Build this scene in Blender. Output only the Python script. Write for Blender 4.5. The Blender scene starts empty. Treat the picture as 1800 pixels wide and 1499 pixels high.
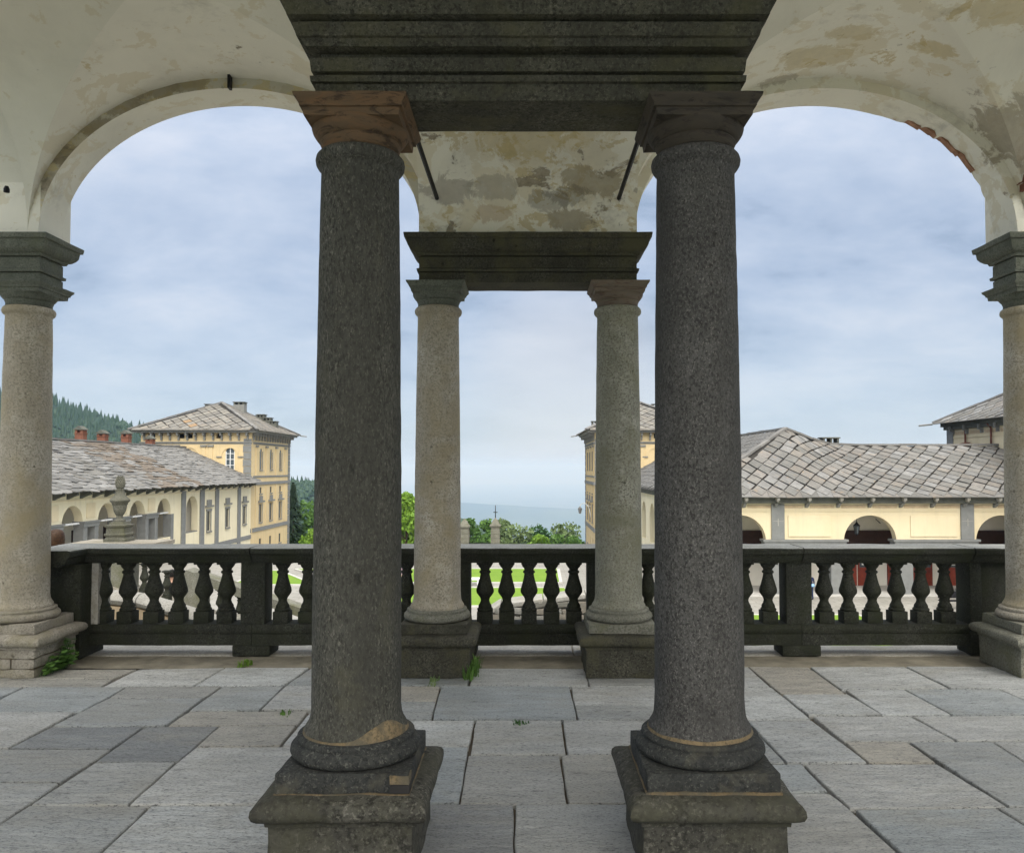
import bpy, bmesh, math, random
from mathutils import Vector, Matrix, noise
random.seed(7)
SC = bpy.context.scene
COL = SC.collection
R = math.radians
PI = math.pi

# ------------------------------------------------------------------ camera
cam_d = bpy.data.cameras.new('camera')
cam = bpy.data.objects.new('camera', cam_d)
COL.objects.link(cam)
cam.location = (0, 0, 1.6)
cam.rotation_euler = (R(90 + 2.0), 0, 0)
cam_d.sensor_width = 36.0
cam_d.lens = 36.0 * 1380 / 1800
cam_d.shift_x = -28 / 1800
cam_d.shift_y = 25.3 / 1800
cam_d.clip_start = 0.05
cam_d.clip_end = 120000
SC.camera = cam

# ------------------------------------------------------------------ sky, sun, exposure
W = bpy.data.worlds.new('World')
SC.world = W
W.use_nodes = True
SUN_EL, SUN_AZ = 44, 163          # the cloud-veiled sun stands behind the camera


def build_world():
    nt = W.node_tree
    nt.nodes.clear()
    n = nt.nodes.new
    L = nt.links.new
    out = n('ShaderNodeOutputWorld')
    bg = n('ShaderNodeBackground')
    bg.inputs['Strength'].default_value = 0.1
    sky = n('ShaderNodeTexSky')
    sky.sky_type = 'NISHITA'
    sky.sun_disc = False
    sky.sun_elevation = R(SUN_EL)
    sky.sun_rotation = R(SUN_AZ)
    sky.altitude = 1100
    tc = n('ShaderNodeTexCoord')
    sep = n('ShaderNodeSeparateXYZ')
    L(tc.outputs['Generated'], sep.inputs[0])
    up = n('ShaderNodeMath'); up.operation = 'MAXIMUM'; up.inputs[1].default_value = 0.0
    L(sep.outputs['Z'], up.inputs[0])
    den = n('ShaderNodeMath'); den.operation = 'ADD'; den.inputs[1].default_value = 0.30
    L(up.outputs[0], den.inputs[0])
    div = n('ShaderNodeVectorMath'); div.operation = 'DIVIDE'
    L(tc.outputs['Generated'], div.inputs[0])
    cmb = n('ShaderNodeCombineXYZ')
    for i in range(3):
        L(den.outputs[0], cmb.inputs[i])
    L(cmb.outputs[0], div.inputs[1])
    mp = n('ShaderNodeMapping'); mp.inputs['Scale'].default_value = (1.5, 1.9, 1.5); mp.inputs['Location'].default_value = (3.1, 1.4, 0.2)
    L(div.outputs[0], mp.inputs['Vector'])
    nz = n('ShaderNodeTexNoise'); nz.inputs['Scale'].default_value = 1.25; nz.inputs['Detail'].default_value = 9; nz.inputs['Roughness'].default_value = 0.6
    nz.inputs['Distortion'].default_value = 0.15
    L(mp.outputs[0], nz.inputs['Vector'])
    rmp = n('ShaderNodeValToRGB')
    e = rmp.color_ramp.elements
    e[0].position = 0.34; e[0].color = (2.45, 3.15, 4.25, 1)
    e[1].position = 0.68; e[1].color = (5.9, 6.3, 7.1, 1)
    m1 = e.new(0.44); m1.color = (3.75, 4.5, 5.75, 1)
    m2 = e.new(0.56); m2.color = (4.75, 5.4, 6.5, 1)
    L(nz.outputs['Fac'], rmp.inputs[0])
    # the deck pales towards the horizon and brightens overhead, as an overcast sky does
    hz = n('ShaderNodeMapRange'); hz.inputs['From Min'].default_value = 0.0; hz.inputs['From Max'].default_value = 0.22
    hz.inputs['To Min'].default_value = 0.75; hz.inputs['To Max'].default_value = 0.0
    L(up.outputs[0], hz.inputs[0])
    mh = n('ShaderNodeMixRGB'); mh.inputs[2].default_value = (4.7, 5.35, 6.05, 1)
    L(hz.outputs[0], mh.inputs[0]); L(rmp.outputs[0], mh.inputs[1])
    gd = n('ShaderNodeVectorMath'); gd.operation = 'DOT_PRODUCT'; gd.inputs[1].default_value = (0.055, 0.993, 0.10)     # thin warm gap low in the deck
    L(tc.outputs['Generated'], gd.inputs[0])
    gp = n('ShaderNodeMapRange'); gp.inputs['From Min'].default_value = 0.985; gp.inputs['From Max'].default_value = 1.0; gp.inputs['To Max'].default_value = 0.55
    gp.interpolation_type = 'SMOOTHSTEP'
    L(gd.outputs['Value'], gp.inputs[0])
    wg = n('ShaderNodeMixRGB'); wg.inputs[2].default_value = (6.3, 6.1, 6.1, 1)
    L(gp.outputs[0], wg.inputs[0]); L(mh.outputs[0], wg.inputs[1]); mh = wg
    ze = n('ShaderNodeMapRange'); ze.inputs['From Min'].default_value = 0.0; ze.inputs['From Max'].default_value = 1.0
    ze.inputs['To Min'].default_value = 0.385; ze.inputs['To Max'].default_value = 1.5
    sq = n('ShaderNodeMath'); sq.operation = 'POWER'; sq.inputs[1].default_value = 3.0
    L(up.outputs[0], sq.inputs[0]); L(sq.outputs[0], ze.inputs[0])
    # broad glow of the veiled sun behind the camera, added to brighten the interior
    dt = n('ShaderNodeVectorMath'); dt.operation = 'DOT_PRODUCT'
    dt.inputs[1].default_value = (math.sin(R(SUN_AZ)) * math.cos(R(SUN_EL)), math.cos(R(SUN_AZ)) * math.cos(R(SUN_EL)), math.sin(R(SUN_EL)))
    L(tc.outputs['Generated'], dt.inputs[0])
    g1 = n('ShaderNodeMapRange'); g1.inputs['From Min'].default_value = -0.1; g1.inputs['From Max'].default_value = 1.0
    L(dt.outputs['Value'], g1.inputs[0])
    g2 = n('ShaderNodeMath'); g2.operation = 'POWER'; g2.inputs[1].default_value = 2.0
    L(g1.outputs[0], g2.inputs[0])
    g3 = n('ShaderNodeMath'); g3.operation = 'MULTIPLY_ADD'; g3.inputs[1].default_value = 1.0
    L(g2.outputs[0], g3.inputs[0]); L(ze.outputs[0], g3.inputs[2])
    wm = n('ShaderNodeMixRGB'); wm.inputs[2].default_value = (6.3, 6.1, 5.7, 1)      # deck overhead and behind whitened to warm the interior light
    wf = n('ShaderNodeMapRange'); wf.inputs['From Min'].default_value = 0.45; wf.inputs['From Max'].default_value = 1.3
    L(g3.outputs[0], wf.inputs[0]); L(wf.outputs[0], wm.inputs[0]); L(mh.outputs[0], wm.inputs[1])
    mul = n('ShaderNodeVectorMath'); mul.operation = 'SCALE'
    L(wm.outputs[0], mul.inputs[0]); L(g3.outputs[0], mul.inputs['Scale'])
    mx = n('ShaderNodeMixRGB'); mx.inputs[0].default_value = 0.92
    L(sky.outputs[0], mx.inputs[1]); L(mul.outputs[0], mx.inputs[2])
    L(mx.outputs[0], bg.inputs['Color'])
    L(bg.outputs[0], out.inputs['Surface'])


build_world()
sun_d = bpy.data.lights.new('sun', 'SUN')
sun_d.energy = 0.9
sun_d.angle = R(50)
sun_d.color = (1.0, 0.95, 0.86)
sun = bpy.data.objects.new('sun', sun_d)
COL.objects.link(sun)
_sd = Vector((math.sin(R(SUN_AZ)) * math.cos(R(SUN_EL)), math.cos(R(SUN_AZ)) * math.cos(R(SUN_EL)), math.sin(R(SUN_EL))))
sun.rotation_euler = (-_sd).to_track_quat('-Z', 'Y').to_euler()
sun.location = (0, -30, 60)
SC.view_settings.view_transform = 'Standard'
SC.view_settings.look = 'None'
SC.view_settings.exposure = 1.52
SC.view_settings.gamma = 1.0
SC.view_settings.use_curve_mapping = False
SC.cycles.max_bounces = 6
SC.cycles.diffuse_bounces = 5
SC.cycles.glossy_bounces = 2
SC.cycles.transmission_bounces = 2
SC.cycles.volume_bounces = 0
SC.cycles.use_denoising = True


# ------------------------------------------------------------------ materials
class NT:
    def __init__(s, name):
        s.m = bpy.data.materials.new(name)
        s.m.use_nodes = True
        s.t = s.m.node_tree
        s.b = s.t.nodes['Principled BSDF']
        s.b.inputs['Roughness'].default_value = 0.85
        s.b.inputs['Specular IOR Level'].default_value = 0.25

    def n(s, kind, **kw):
        nd = s.t.nodes.new(kind)
        for k, v in kw.items():
            if k in nd.inputs.keys():
                nd.inputs[k].default_value = v
            else:
                setattr(nd, k, v)
        return nd

    def l(s, a, b):
        s.t.links.new(a, b)

    def coord(s, scale=(1, 1, 1), rnd=True):
        tc = s.n('ShaderNodeTexCoord')
        v = tc.outputs['Object']
        if rnd:
            oi = s.n('ShaderNodeObjectInfo')
            sc = s.n('ShaderNodeMath', operation='MULTIPLY'); sc.inputs[1].default_value = 37.0
            s.l(oi.outputs['Random'], sc.inputs[0])
            ad = s.n('ShaderNodeVectorMath', operation='ADD')
            s.l(v, ad.inputs[0]); s.l(sc.outputs[0], ad.inputs[1])
            v = ad.outputs[0]
        mp = s.n('ShaderNodeMapping'); mp.inputs['Scale'].default_value = scale
        s.l(v, mp.inputs['Vector'])
        return mp.outputs[0]

    def noise(s, vec, scale, detail=5, rough=0.6, dist=0.0):
        nd = s.n('ShaderNodeTexNoise')
        nd.inputs['Scale'].default_value = scale
        nd.inputs['Detail'].default_value = detail
        nd.inputs['Roughness'].default_value = rough
        nd.inputs['Distortion'].default_value = dist
        s.l(vec, nd.inputs['Vector'])
        return nd.outputs['Fac']

    def step(s, val, lo, hi, a=0.0, b=1.0):
        mr = s.n('ShaderNodeMapRange')
        mr.inputs['From Min'].default_value = lo; mr.inputs['From Max'].default_value = hi
        mr.inputs['To Min'].default_value = a; mr.inputs['To Max'].default_value = b
        s.l(val, mr.inputs[0])
        return mr.outputs[0]

    def mul(s, a, b):
        m = s.n('ShaderNodeMath', operation='MULTIPLY')
        for i, v in enumerate((a, b)):
            if isinstance(v, (int, float)):
                m.inputs[i].default_value = v
            else:
                s.l(v, m.inputs[i])
        return m.outputs[0]

    def mix(s, fac, a, b, mode='MIX'):
        m = s.n('ShaderNodeMixRGB', blend_type=mode)
        for i, v in enumerate((fac, a, b)):
            if isinstance(v, (int, float)):
                m.inputs[i].default_value = v
            elif isinstance(v, (tuple, list)):
                m.inputs[i].default_value = (*v[:3], 1)
            else:
                s.l(v, m.inputs[i])
        return m.outputs[0]

    def bump(s, h, dist=0.01, strength=0.6):
        b = s.n('ShaderNodeBump')
        b.inputs['Strength'].default_value = strength
        b.inputs['Distance'].default_value = dist
        s.l(h, b.inputs['Height'])
        s.l(b.outputs[0], s.b.inputs['Normal'])

    def done(s, col):
        if isinstance(col, (tuple, list)):
            s.b.inputs['Base Color'].default_value = (*col[:3], 1)
        else:
            s.l(col, s.b.inputs['Base Color'])
        return s.m


def granite(name, c1, c2, dark, light, fine=85, stretch=(1, 1, 1), stain=None, stain_lo=0.55, stain_hi=0.7, stain_scale=2.2, pit=0.0, bumpd=0.006, pit_scale=17):
    k = NT(name)
    v = k.coord(stretch)
    big = k.noise(v, 1.8, 5, 0.6)
    col = k.mix(k.step(big, 0.35, 0.68), c1, c2)
    fine *= 1.25
    f1 = k.noise(v, fine, 5, 0.75)
    col = k.mix(k.mul(k.step(f1, 0.47, 0.60), 0.85), col, dark)
    f2 = k.noise(v, fine * 1.5, 2, 0.7, 0.4)
    col = k.mix(k.mul(k.step(f2, 0.55, 0.68), 0.6), col, light)
    mid = k.noise(v, 7, 7, 0.72)
    col = k.mix(k.step(mid, 0.32, 0.72, 0.5, 0.0), col, dark)
    wv = k.noise(k.coord((2.2, 2.2, 0.4)), 1.3, 8, 0.7, 0.5)
    col = k.mix(k.step(wv, 0.40, 0.66, 0.0, 0.72), col, tuple((x + y) * 0.42 for x, y in zip(c1, dark)))
    if stain is not None:
        st = k.noise(v, stain_scale, 7, 0.65, 0.4)
        col = k.mix(k.mul(k.step(st, stain_lo, stain_hi), 0.85), col, stain)
    h = k.mul(f1, 0.6)
    if pit > 0:
        vo = k.noise(v, pit_scale, 3, 0.5)
        pm = k.step(vo, 0.70, 0.76)
        col = k.mix(k.mul(pm, pit), col, tuple(x * 0.5 for x in dark))
        sb = k.n('ShaderNodeMath', operation='SUBTRACT')
        k.l(h, sb.inputs[0]); k.l(pm, sb.inputs[1])
        h = sb.outputs[0]
    k.bump(h, bumpd, 0.7)
    return k.done(col)


def plain(name, c, rough=0.8, var=0.18, scale=6.0, bumpd=0.0, metal=0.0):
    k = NT(name)
    v = k.coord()
    nz = k.noise(v, scale, 6, 0.65)
    col = k.mix(k.step(nz, 0.3, 0.7), tuple(x * (1 - var) for x in c), tuple(min(1, x * (1 + var * 0.6)) for x in c))
    k.b.inputs['Roughness'].default_value = rough
    k.b.inputs['Metallic'].default_value = metal
    if bumpd:
        k.bump(k.noise(v, scale * 8, 4, 0.6), bumpd, 0.6)
    return k.done(col)


def plaster(name, peel=0.2, grime=0.3, base=(0.78, 0.755, 0.65), patches=()):
    """Old lime wash: several coats flaked one behind the other, ochre and grey render under them, dirt in the hollows."""
    k = NT(name)
    v = k.coord(rnd=False)
    big = k.noise(v, 1.1, 6, 0.6)
    col = k.mix(k.step(big, 0.3, 0.7), base, tuple(x * 0.88 for x in base))
    zone = k.noise(v, 0.8, 4, 0.55, 0.3)
    s = 0.16 * peel
    # second coat, a little warmer
    c2 = k.noise(v, 3.4, 9, 0.66, 0.35)
    col = k.mix(k.mul(k.step(c2, 0.57 - s * 0.6, 0.578 - s * 0.6), 0.55), col, tuple(x * y for x, y in zip(base, (0.80, 0.74, 0.62))))
    # ochre flakes
    v1 = k.coord((1.0, 1.0, 1.5), rnd=False)
    fl = k.noise(v1, 4.4, 9, 0.68, 0.45)
    m1 = k.mul(k.step(fl, 0.635 - s, 0.645 - s), k.step(zone, 0.56 - 2.0 * s, 0.62 - 2.0 * s))
    col = k.mix(k.mul(m1, 0.7), col, (0.52, 0.43, 0.23))
    # grey-brown render where the skin has gone
    v2 = k.coord((1.1, 1.35, 1.6), rnd=False)
    f2 = k.noise(v2, 2.3, 11, 0.68, 0.4)
    m2 = k.step(f2, 0.70 - s, 0.71 - s)
    gcol = k.mix(k.step(k.noise(v, 13, 8, 0.75), 0.35, 0.65), (0.19, 0.16, 0.11), (0.40, 0.35, 0.265))
    col = k.mix(k.mul(m2, 0.9), col, gcol)
    edge = k.mul(k.step(f2, 0.67 - s, 0.70 - s), k.step(f2, 0.71 - s, 0.73 - s, 1.0, 0.0))
    col = k.mix(k.mul(edge, 0.28), col, (0.24, 0.21, 0.16))
    # small chips
    f3 = k.noise(v, 11, 6, 0.66, 0.3)
    m3 = k.mul(k.step(f3, 0.685 - s * 0.4, 0.70 - s * 0.4), k.step(zone, 0.45, 0.55))
    col = k.mix(k.mul(m3, 0.6), col, (0.30, 0.275, 0.22))
    dirt = k.noise(v, 0.9, 8, 0.7, 0.5)
    col = k.mix(k.mul(k.step(dirt, 0.52, 0.78), grime), col, (0.27, 0.26, 0.22))
    soot = k.mul(k.step(k.noise(v2, 1.5, 9, 0.72), 0.60 - s * 0.4, 0.75 - s * 0.4), min(1.0, 0.3 + peel))
    col = k.mix(k.mul(soot, 0.75), col, (0.14, 0.12, 0.095))
    for (px, py, pz, pr, pc, pf) in patches:          # single large losses of the skin, each where it is on the vault
        ds = k.n('ShaderNodeVectorMath', operation='DISTANCE')
        k.l(k.coord((0.5, 1.0, 1.0), rnd=False), ds.inputs[0]); ds.inputs[1].default_value = (px * 0.5, py, pz)
        ad = k.n('ShaderNodeMath', operation='MULTIPLY_ADD')
        k.l(k.noise(v, 6.0, 13, 0.76, 0.6), ad.inputs[0]); ad.inputs[1].default_value = pr * 3.2; k.l(ds.outputs['Value'], ad.inputs[2])
        pm = k.step(ad.outputs[0], pr * 2.42, pr * 2.62, 1.0, 0.0)
        col = k.mix(k.mul(pm, pf), col, k.mix(k.step(k.noise(v, 15, 7, 0.7), 0.3, 0.7), tuple(x * 0.75 for x in pc), pc))
    hs = k.n('ShaderNodeMath', operation='SUBTRACT')
    k.l(k.mul(k.noise(v, 26, 6, 0.65), 0.25), hs.inputs[0]); k.l(m2, hs.inputs[1])
    k.bump(hs.outputs[0], 0.012, 0.6)
    return k.done(col)


def objcol(name, rough=0.8, var=0.35, scale=7.0, stretch=(1, 1, 1), bumpd=0.008, streak=0.0, speck=0.0, lichen=None):
    """Colour comes from the object, grain from noise: slabs and slates that differ piece by piece."""
    k = NT(name)
    oi = k.n('ShaderNodeObjectInfo')
    v = k.coord(stretch)
    nz = k.noise(v, scale, 7, 0.68)
    col = k.mix(k.step(nz, 0.32, 0.68, var, 0.0), oi.outputs['Color'], (0.045, 0.048, 0.05))
    if streak:
        v2 = k.coord((1.0, 2.6, 2.6))
        s2 = k.noise(v2, 9.0, 10, 0.78, 0.35)         # short flake edges of the split face
        col = k.mix(k.mul(k.step(s2, 0.56, 0.65), streak), col, (0.075, 0.077, 0.074))
        s3 = k.noise(v2, 1.1, 7, 0.62, 0.6)
        col = k.mix(k.mul(k.step(s3, 0.48, 0.72), streak * 0.7), col, (0.42, 0.395, 0.335))
        s4 = k.noise(v, 0.9, 6, 0.6)
        col = k.mix(k.step(s4, 0.42, 0.7, 0.0, 0.35), col, (0.24, 0.24, 0.225))
    f1 = k.noise(v, 75, 3, 0.7)
    if speck:
        col = k.mix(k.mul(k.step(f1, 0.54, 0.62), speck), col, (0.06, 0.065, 0.07))
    if lichen:
        l1 = k.noise(v, 3.2, 6, 0.6)
        col = k.mix(k.mul(k.step(l1, 0.60, 0.70), 0.5), col, lichen)
    k.b.inputs['Roughness'].default_value = rough
    ad = k.n('ShaderNodeMath', operation='ADD')
    k.l(nz if not streak else k.mul(s2, -1.3), ad.inputs[0]); k.l(k.mul(f1, 0.35), ad.inputs[1])
    if streak:
        rp = k.n('ShaderNodeMath', operation='ADD')               # slow ripples of the split stone
        k.l(ad.outputs[0], rp.inputs[0]); k.l(k.mul(k.noise(k.coord((0.9, 3.0, 2.0)), 4.0, 6, 0.62, 0.8), 2.2), rp.inputs[1])
        ad = rp
        k.b.inputs['Specular IOR Level'].default_value = 0.45
    k.bump(ad.outputs[0], bumpd, 0.8)
    return k.done(col)


def facade(name, c, grime=0.22):
    """Faded lime paint: washed-out fields, rain streaks, damp patches."""
    k = NT(name)
    v = k.coord(rnd=False)
    col = k.mix(k.step(k.noise(v, 0.45, 7, 0.6), 0.3, 0.7), tuple(min(1, x * 1.04) for x in c), tuple(x * y for x, y in zip(c, (0.93, 0.91, 0.86))))
    st = k.noise(k.coord((1.6, 1.6, 0.12), rnd=False), 1.5, 9, 0.72, 0.2)
    col = k.mix(k.mul(k.step(st, 0.50, 0.72), grime), col, tuple(x * y for x, y in zip(c, (0.55, 0.56, 0.60))))
    dp = k.noise(v, 0.8, 9, 0.72, 0.6)
    col = k.mix(k.mul(k.step(dp, 0.58, 0.68), grime), col, tuple(x * y for x, y in zip(c, (0.70, 0.70, 0.72))))
    k.bump(k.noise(v, 5, 6, 0.7), 0.01, 0.4)
    return k.done(col)


M = {}
M['granite_dark'] = granite('granite_dark', (0.086, 0.085, 0.071), (0.13, 0.128, 0.108), (0.015, 0.015, 0.012), (0.33, 0.32, 0.265), 66, (1, 1, 0.45), stain=(0.082, 0.079, 0.052), pit=0.5)
M['granite_grey'] = granite('granite_grey', (0.09, 0.088, 0.083), (0.128, 0.125, 0.118), (0.019, 0.018, 0.017), (0.29, 0.28, 0.255), 72, (1, 1, 0.7), pit=0.75, pit_scale=11)
M['granite_pale'] = granite('granite_pale', (0.44, 0.395, 0.31), (0.60, 0.56, 0.48), (0.15, 0.13, 0.09), (0.70, 0.66, 0.57), 50, stain=(0.30, 0.25, 0.15), stain_lo=0.48, stain_hi=0.70, pit=0.8, pit_scale=14)
M['granite_sage'] = granite('granite_sage', (0.33, 0.325, 0.26), (0.46, 0.45, 0.385), (0.09, 0.088, 0.062), (0.58, 0.56, 0.49), 50, stain=(0.17, 0.165, 0.105), stain_lo=0.46, stain_hi=0.68, stain_scale=1.6, pit=0.85, pit_scale=14)
M['stone_dark'] = granite('stone_dark', (0.068, 0.066, 0.05), (0.108, 0.104, 0.08), (0.016, 0.016, 0.011), (0.22, 0.21, 0.16), 46, stain=(0.078, 0.074, 0.04), stain_lo=0.48, stain_hi=0.66, stain_scale=3.0, pit=0.6, bumpd=0.01)
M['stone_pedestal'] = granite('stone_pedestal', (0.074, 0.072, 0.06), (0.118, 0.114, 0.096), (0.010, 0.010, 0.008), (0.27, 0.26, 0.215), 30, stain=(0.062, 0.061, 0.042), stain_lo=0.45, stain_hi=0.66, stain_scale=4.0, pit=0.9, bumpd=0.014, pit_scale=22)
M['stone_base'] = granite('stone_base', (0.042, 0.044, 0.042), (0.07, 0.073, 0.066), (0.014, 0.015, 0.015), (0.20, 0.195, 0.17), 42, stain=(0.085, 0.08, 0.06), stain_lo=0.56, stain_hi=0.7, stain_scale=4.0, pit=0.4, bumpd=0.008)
M['stone_mid'] = granite('stone_mid', (0.22, 0.22, 0.18), (0.32, 0.31, 0.26), (0.07, 0.07, 0.05), (0.42, 0.40, 0.34), 50, stain=(0.12, 0.12, 0.065), stain_lo=0.52, stain_hi=0.7, stain_scale=2.6, pit=0.5, bumpd=0.01)
M['stone_warm'] = granite('stone_warm', (0.36, 0.33, 0.27), (0.47, 0.44, 0.37), (0.15, 0.13, 0.10), (0.52, 0.49, 0.42), 50, stain=(0.20, 0.18, 0.11), stain_lo=0.5, stain_hi=0.7, stain_scale=3, pit=0.5, bumpd=0.012)
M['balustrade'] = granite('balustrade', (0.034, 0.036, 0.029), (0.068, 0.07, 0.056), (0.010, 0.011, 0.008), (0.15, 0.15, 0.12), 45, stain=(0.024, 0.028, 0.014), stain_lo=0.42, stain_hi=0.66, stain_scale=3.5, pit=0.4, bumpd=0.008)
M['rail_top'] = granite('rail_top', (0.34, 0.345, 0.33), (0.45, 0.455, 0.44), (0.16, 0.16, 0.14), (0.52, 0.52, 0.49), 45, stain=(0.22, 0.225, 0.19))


def brownstone(name, a, b, c):
    k = NT(name)
    v = k.coord((1.2, 1.2, 5.0))
    w = k.noise(v, 3.6, 8, 0.62, 1.6)
    col = k.mix(k.step(w, 0.32, 0.55), a, b)
    col = k.mix(k.mul(k.step(k.noise(v, 7, 6, 0.7, 1.0), 0.52, 0.62), 0.8), col, c)
    k.bump(w, 0.008, 0.6)
    return k.done(col)


M['capital_brown'] = brownstone('capital_brown', (0.155, 0.09, 0.046), (0.115, 0.078, 0.046), (0.038, 0.026, 0.017))
M['capital_rust'] = brownstone('capital_rust', (0.17, 0.13, 0.095), (0.15, 0.125, 0.095), (0.10, 0.062, 0.045))
M['capital_dark'] = brownstone('capital_dark', (0.045, 0.040, 0.033), (0.06, 0.05, 0.038), (0.022, 0.019, 0.017))
M['capital_green'] = granite('capital_green', (0.15, 0.16, 0.13), (0.21, 0.22, 0.18), (0.05, 0.055, 0.04), (0.28, 0.28, 0.24), 55, stain=(0.12, 0.13, 0.085))
M['mortar'] = granite('mortar', (0.20, 0.145, 0.08), (0.29, 0.215, 0.12), (0.085, 0.07, 0.045), (0.33, 0.26, 0.16), 40, stain=(0.10, 0.09, 0.065), stain_lo=0.46, stain_hi=0.58, stain_scale=9.0, bumpd=0.012)
M['plaster'] = plaster('plaster', 0.18, 0.3)
_loss = lambda x, y, z, r, c, f=0.85: (x, y - 5.0, z - 3.44, r, c, f)
OCHRE, RENDER, SOOT = (0.55, 0.44, 0.20), (0.40, 0.355, 0.265), (0.13, 0.115, 0.09)
M['plaster_flaked'] = plaster('plaster_flaked', 0.24, 0.25, patches=(
    _loss(3.74, 5.92, 4.15, 0.26, RENDER), _loss(3.90, 5.80, 3.95, 0.22, RENDER), _loss(2.17, 5.80, 4.71, 0.17, OCHRE, 0.5), _loss(2.30, 5.50, 4.72, 0.10, OCHRE, 0.5),
    _loss(2.96, 5.56, 4.63, 0.10, OCHRE, 0.6), _loss(3.30, 5.12, 4.66, 0.20, OCHRE, 0.5), _loss(1.95, 6.10, 4.70, 0.09, RENDER, 0.6)))
M['plaster_soffit'] = plaster('plaster_soffit', 0.50, 0.35, (0.80, 0.775, 0.67), patches=(
    _loss(0.48, 6.06, 3.84, 0.12, (0.36, 0.31, 0.21), 0.75), _loss(0.30, 6.10, 3.74, 0.09, SOOT, 0.45), _loss(0.16, 6.10, 3.70, 0.09, SOOT, 0.4), _loss(-0.28, 6.08, 3.80, 0.10, (0.40, 0.37, 0.30), 0.6), _loss(-0.62, 6.07, 3.78, 0.11, (0.42, 0.39, 0.33), 0.7),
    _loss(-0.05, 5.85, 4.12, 0.20, OCHRE, 0.5), _loss(0.40, 5.80, 4.16, 0.14, OCHRE, 0.4), _loss(0.35, 6.13, 3.55, 0.10, RENDER), _loss(-0.25, 6.13, 3.60, 0.08, (0.55, 0.43, 0.27), 0.6)))
M['plaster_band'] = plaster('plaster_band', 0.75, 0.6, (0.56, 0.53, 0.44), patches=tuple(
    _loss(x, 6.145, z, 0.09, c, 0.62) for x, z, c in ((-3.60, 4.08, (0.24, 0.20, 0.13)), (-3.42, 4.30, (0.22, 0.18, 0.115)), (-3.20, 4.47, (0.26, 0.215, 0.14)), (-2.95, 4.59, (0.24, 0.195, 0.12)), (-2.72, 4.66, (0.26, 0.22, 0.15)), (2.5, 4.68, SOOT), (2.8, 4.65, (0.2, 0.19, 0.16)))))
M['plaster_clean_shaded'] = plaster('plaster_clean_shaded', 0.0, 0.3, (0.70, 0.68, 0.58))  # unflaked coat; darker base puts the shade of the left web into the colour
M['stone_urn'] = granite('stone_urn', (0.14, 0.138, 0.11), (0.20, 0.195, 0.16), (0.05, 0.05, 0.036), (0.30, 0.29, 0.24), 40, stain=(0.10, 0.10, 0.06), pit=0.5)
M['brick'] = plain('brick', (0.20, 0.085, 0.055), 0.9, 0.35, 9, 0.01)
M['brick_pale'] = plain('brick_pale', (0.36, 0.20, 0.13), 0.9, 0.35, 9, 0.01)
M['slab'] = objcol('slab', 0.5, 0.35, 4.5, (0.7, 2.4, 1), 0.03, 0.8, 0.75)
M['slate'] = objcol('slate', 0.85, 0.45, 2.4, (1, 1, 1), 0.02, 0.0, 0.3, (0.30, 0.20, 0.11))
M['joint_sand'] = plain('joint_sand', (0.15, 0.125, 0.095), 0.95, 0.45, 9, 0.01)
M['dirt'] = plain('dirt', (0.27, 0.245, 0.19), 0.95, 0.4, 5, 0.012)
M['iron'] = plain('iron', (0.018, 0.018, 0.02), 0.55, 0.3, 20, 0.002, 0.3)
M['cream'] = facade('cream', (0.70, 0.61, 0.425))
M['cream_panel'] = facade('cream_panel', (0.705, 0.615, 0.43))
M['cream_pale'] = facade('cream_pale', (0.78, 0.715, 0.53), 0.32)
M['yellow'] = facade('yellow', (0.64, 0.51, 0.30), 0.35)
M['white_wash'] = plain('white_wash', (0.74, 0.71, 0.63), 0.85, 0.08, 1.0)
M['trim_grey'] = plain('trim_grey', (0.22, 0.22, 0.205), 0.85, 0.2, 2.5, 0.006)
M['trim_blue'] = plain('trim_blue', (0.205, 0.21, 0.205), 0.8, 0.15, 3, 0.004)
M['trim_dark'] = plain('trim_dark', (0.115, 0.118, 0.10), 0.85, 0.3, 2.0, 0.006)
M['red_wood'] = plain('red_wood', (0.20, 0.035, 0.018), 0.55, 0.3, 4)
M['dark_wood'] = plain('dark_wood', (0.045, 0.022, 0.015), 0.6, 0.3, 4)
M['copper_pipe'] = plain('copper_pipe', (0.16, 0.06, 0.04), 0.5, 0.25, 6)
M['white_paint'] = plain('white_paint', (0.75, 0.76, 0.76), 0.6, 0.06, 2)
M['paper'] = plain('paper', (0.72, 0.72, 0.68), 0.8, 0.05, 3)
M['roof_under'] = plain('roof_under', (0.045, 0.042, 0.038), 0.95, 0.2, 2)

def pavemat():
    k = NT('pavement')
    v = k.coord(rnd=False)
    col = k.mix(k.step(k.noise(v, 0.35, 8, 0.7), 0.35, 0.65), (0.27, 0.26, 0.235), (0.34, 0.33, 0.30))
    b = k.n('ShaderNodeTexBrick')                  # far setts: too small in the picture to be built
    b.inputs['Scale'].default_value = 0.55; b.inputs['Mortar Size'].default_value = 0.012
    b.inputs['Color1'].default_value = (0.86, 0.86, 0.86, 1); b.inputs['Color2'].default_value = (1, 1, 1, 1); b.inputs['Mortar'].default_value = (0.62, 0.60, 0.57, 1)
    k.l(v, b.inputs['Vector'])
    col = k.mix(1.0, col, b.outputs['Color'], 'MULTIPLY')
    col = k.mix(k.mul(k.step(k.noise(v, 0.12, 9, 0.7), 0.52, 0.7), 0.4), col, (0.22, 0.215, 0.20))
    k.bump(k.noise(v, 8, 5, 0.7), 0.02, 0.5)
    return k.done(col)


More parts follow.
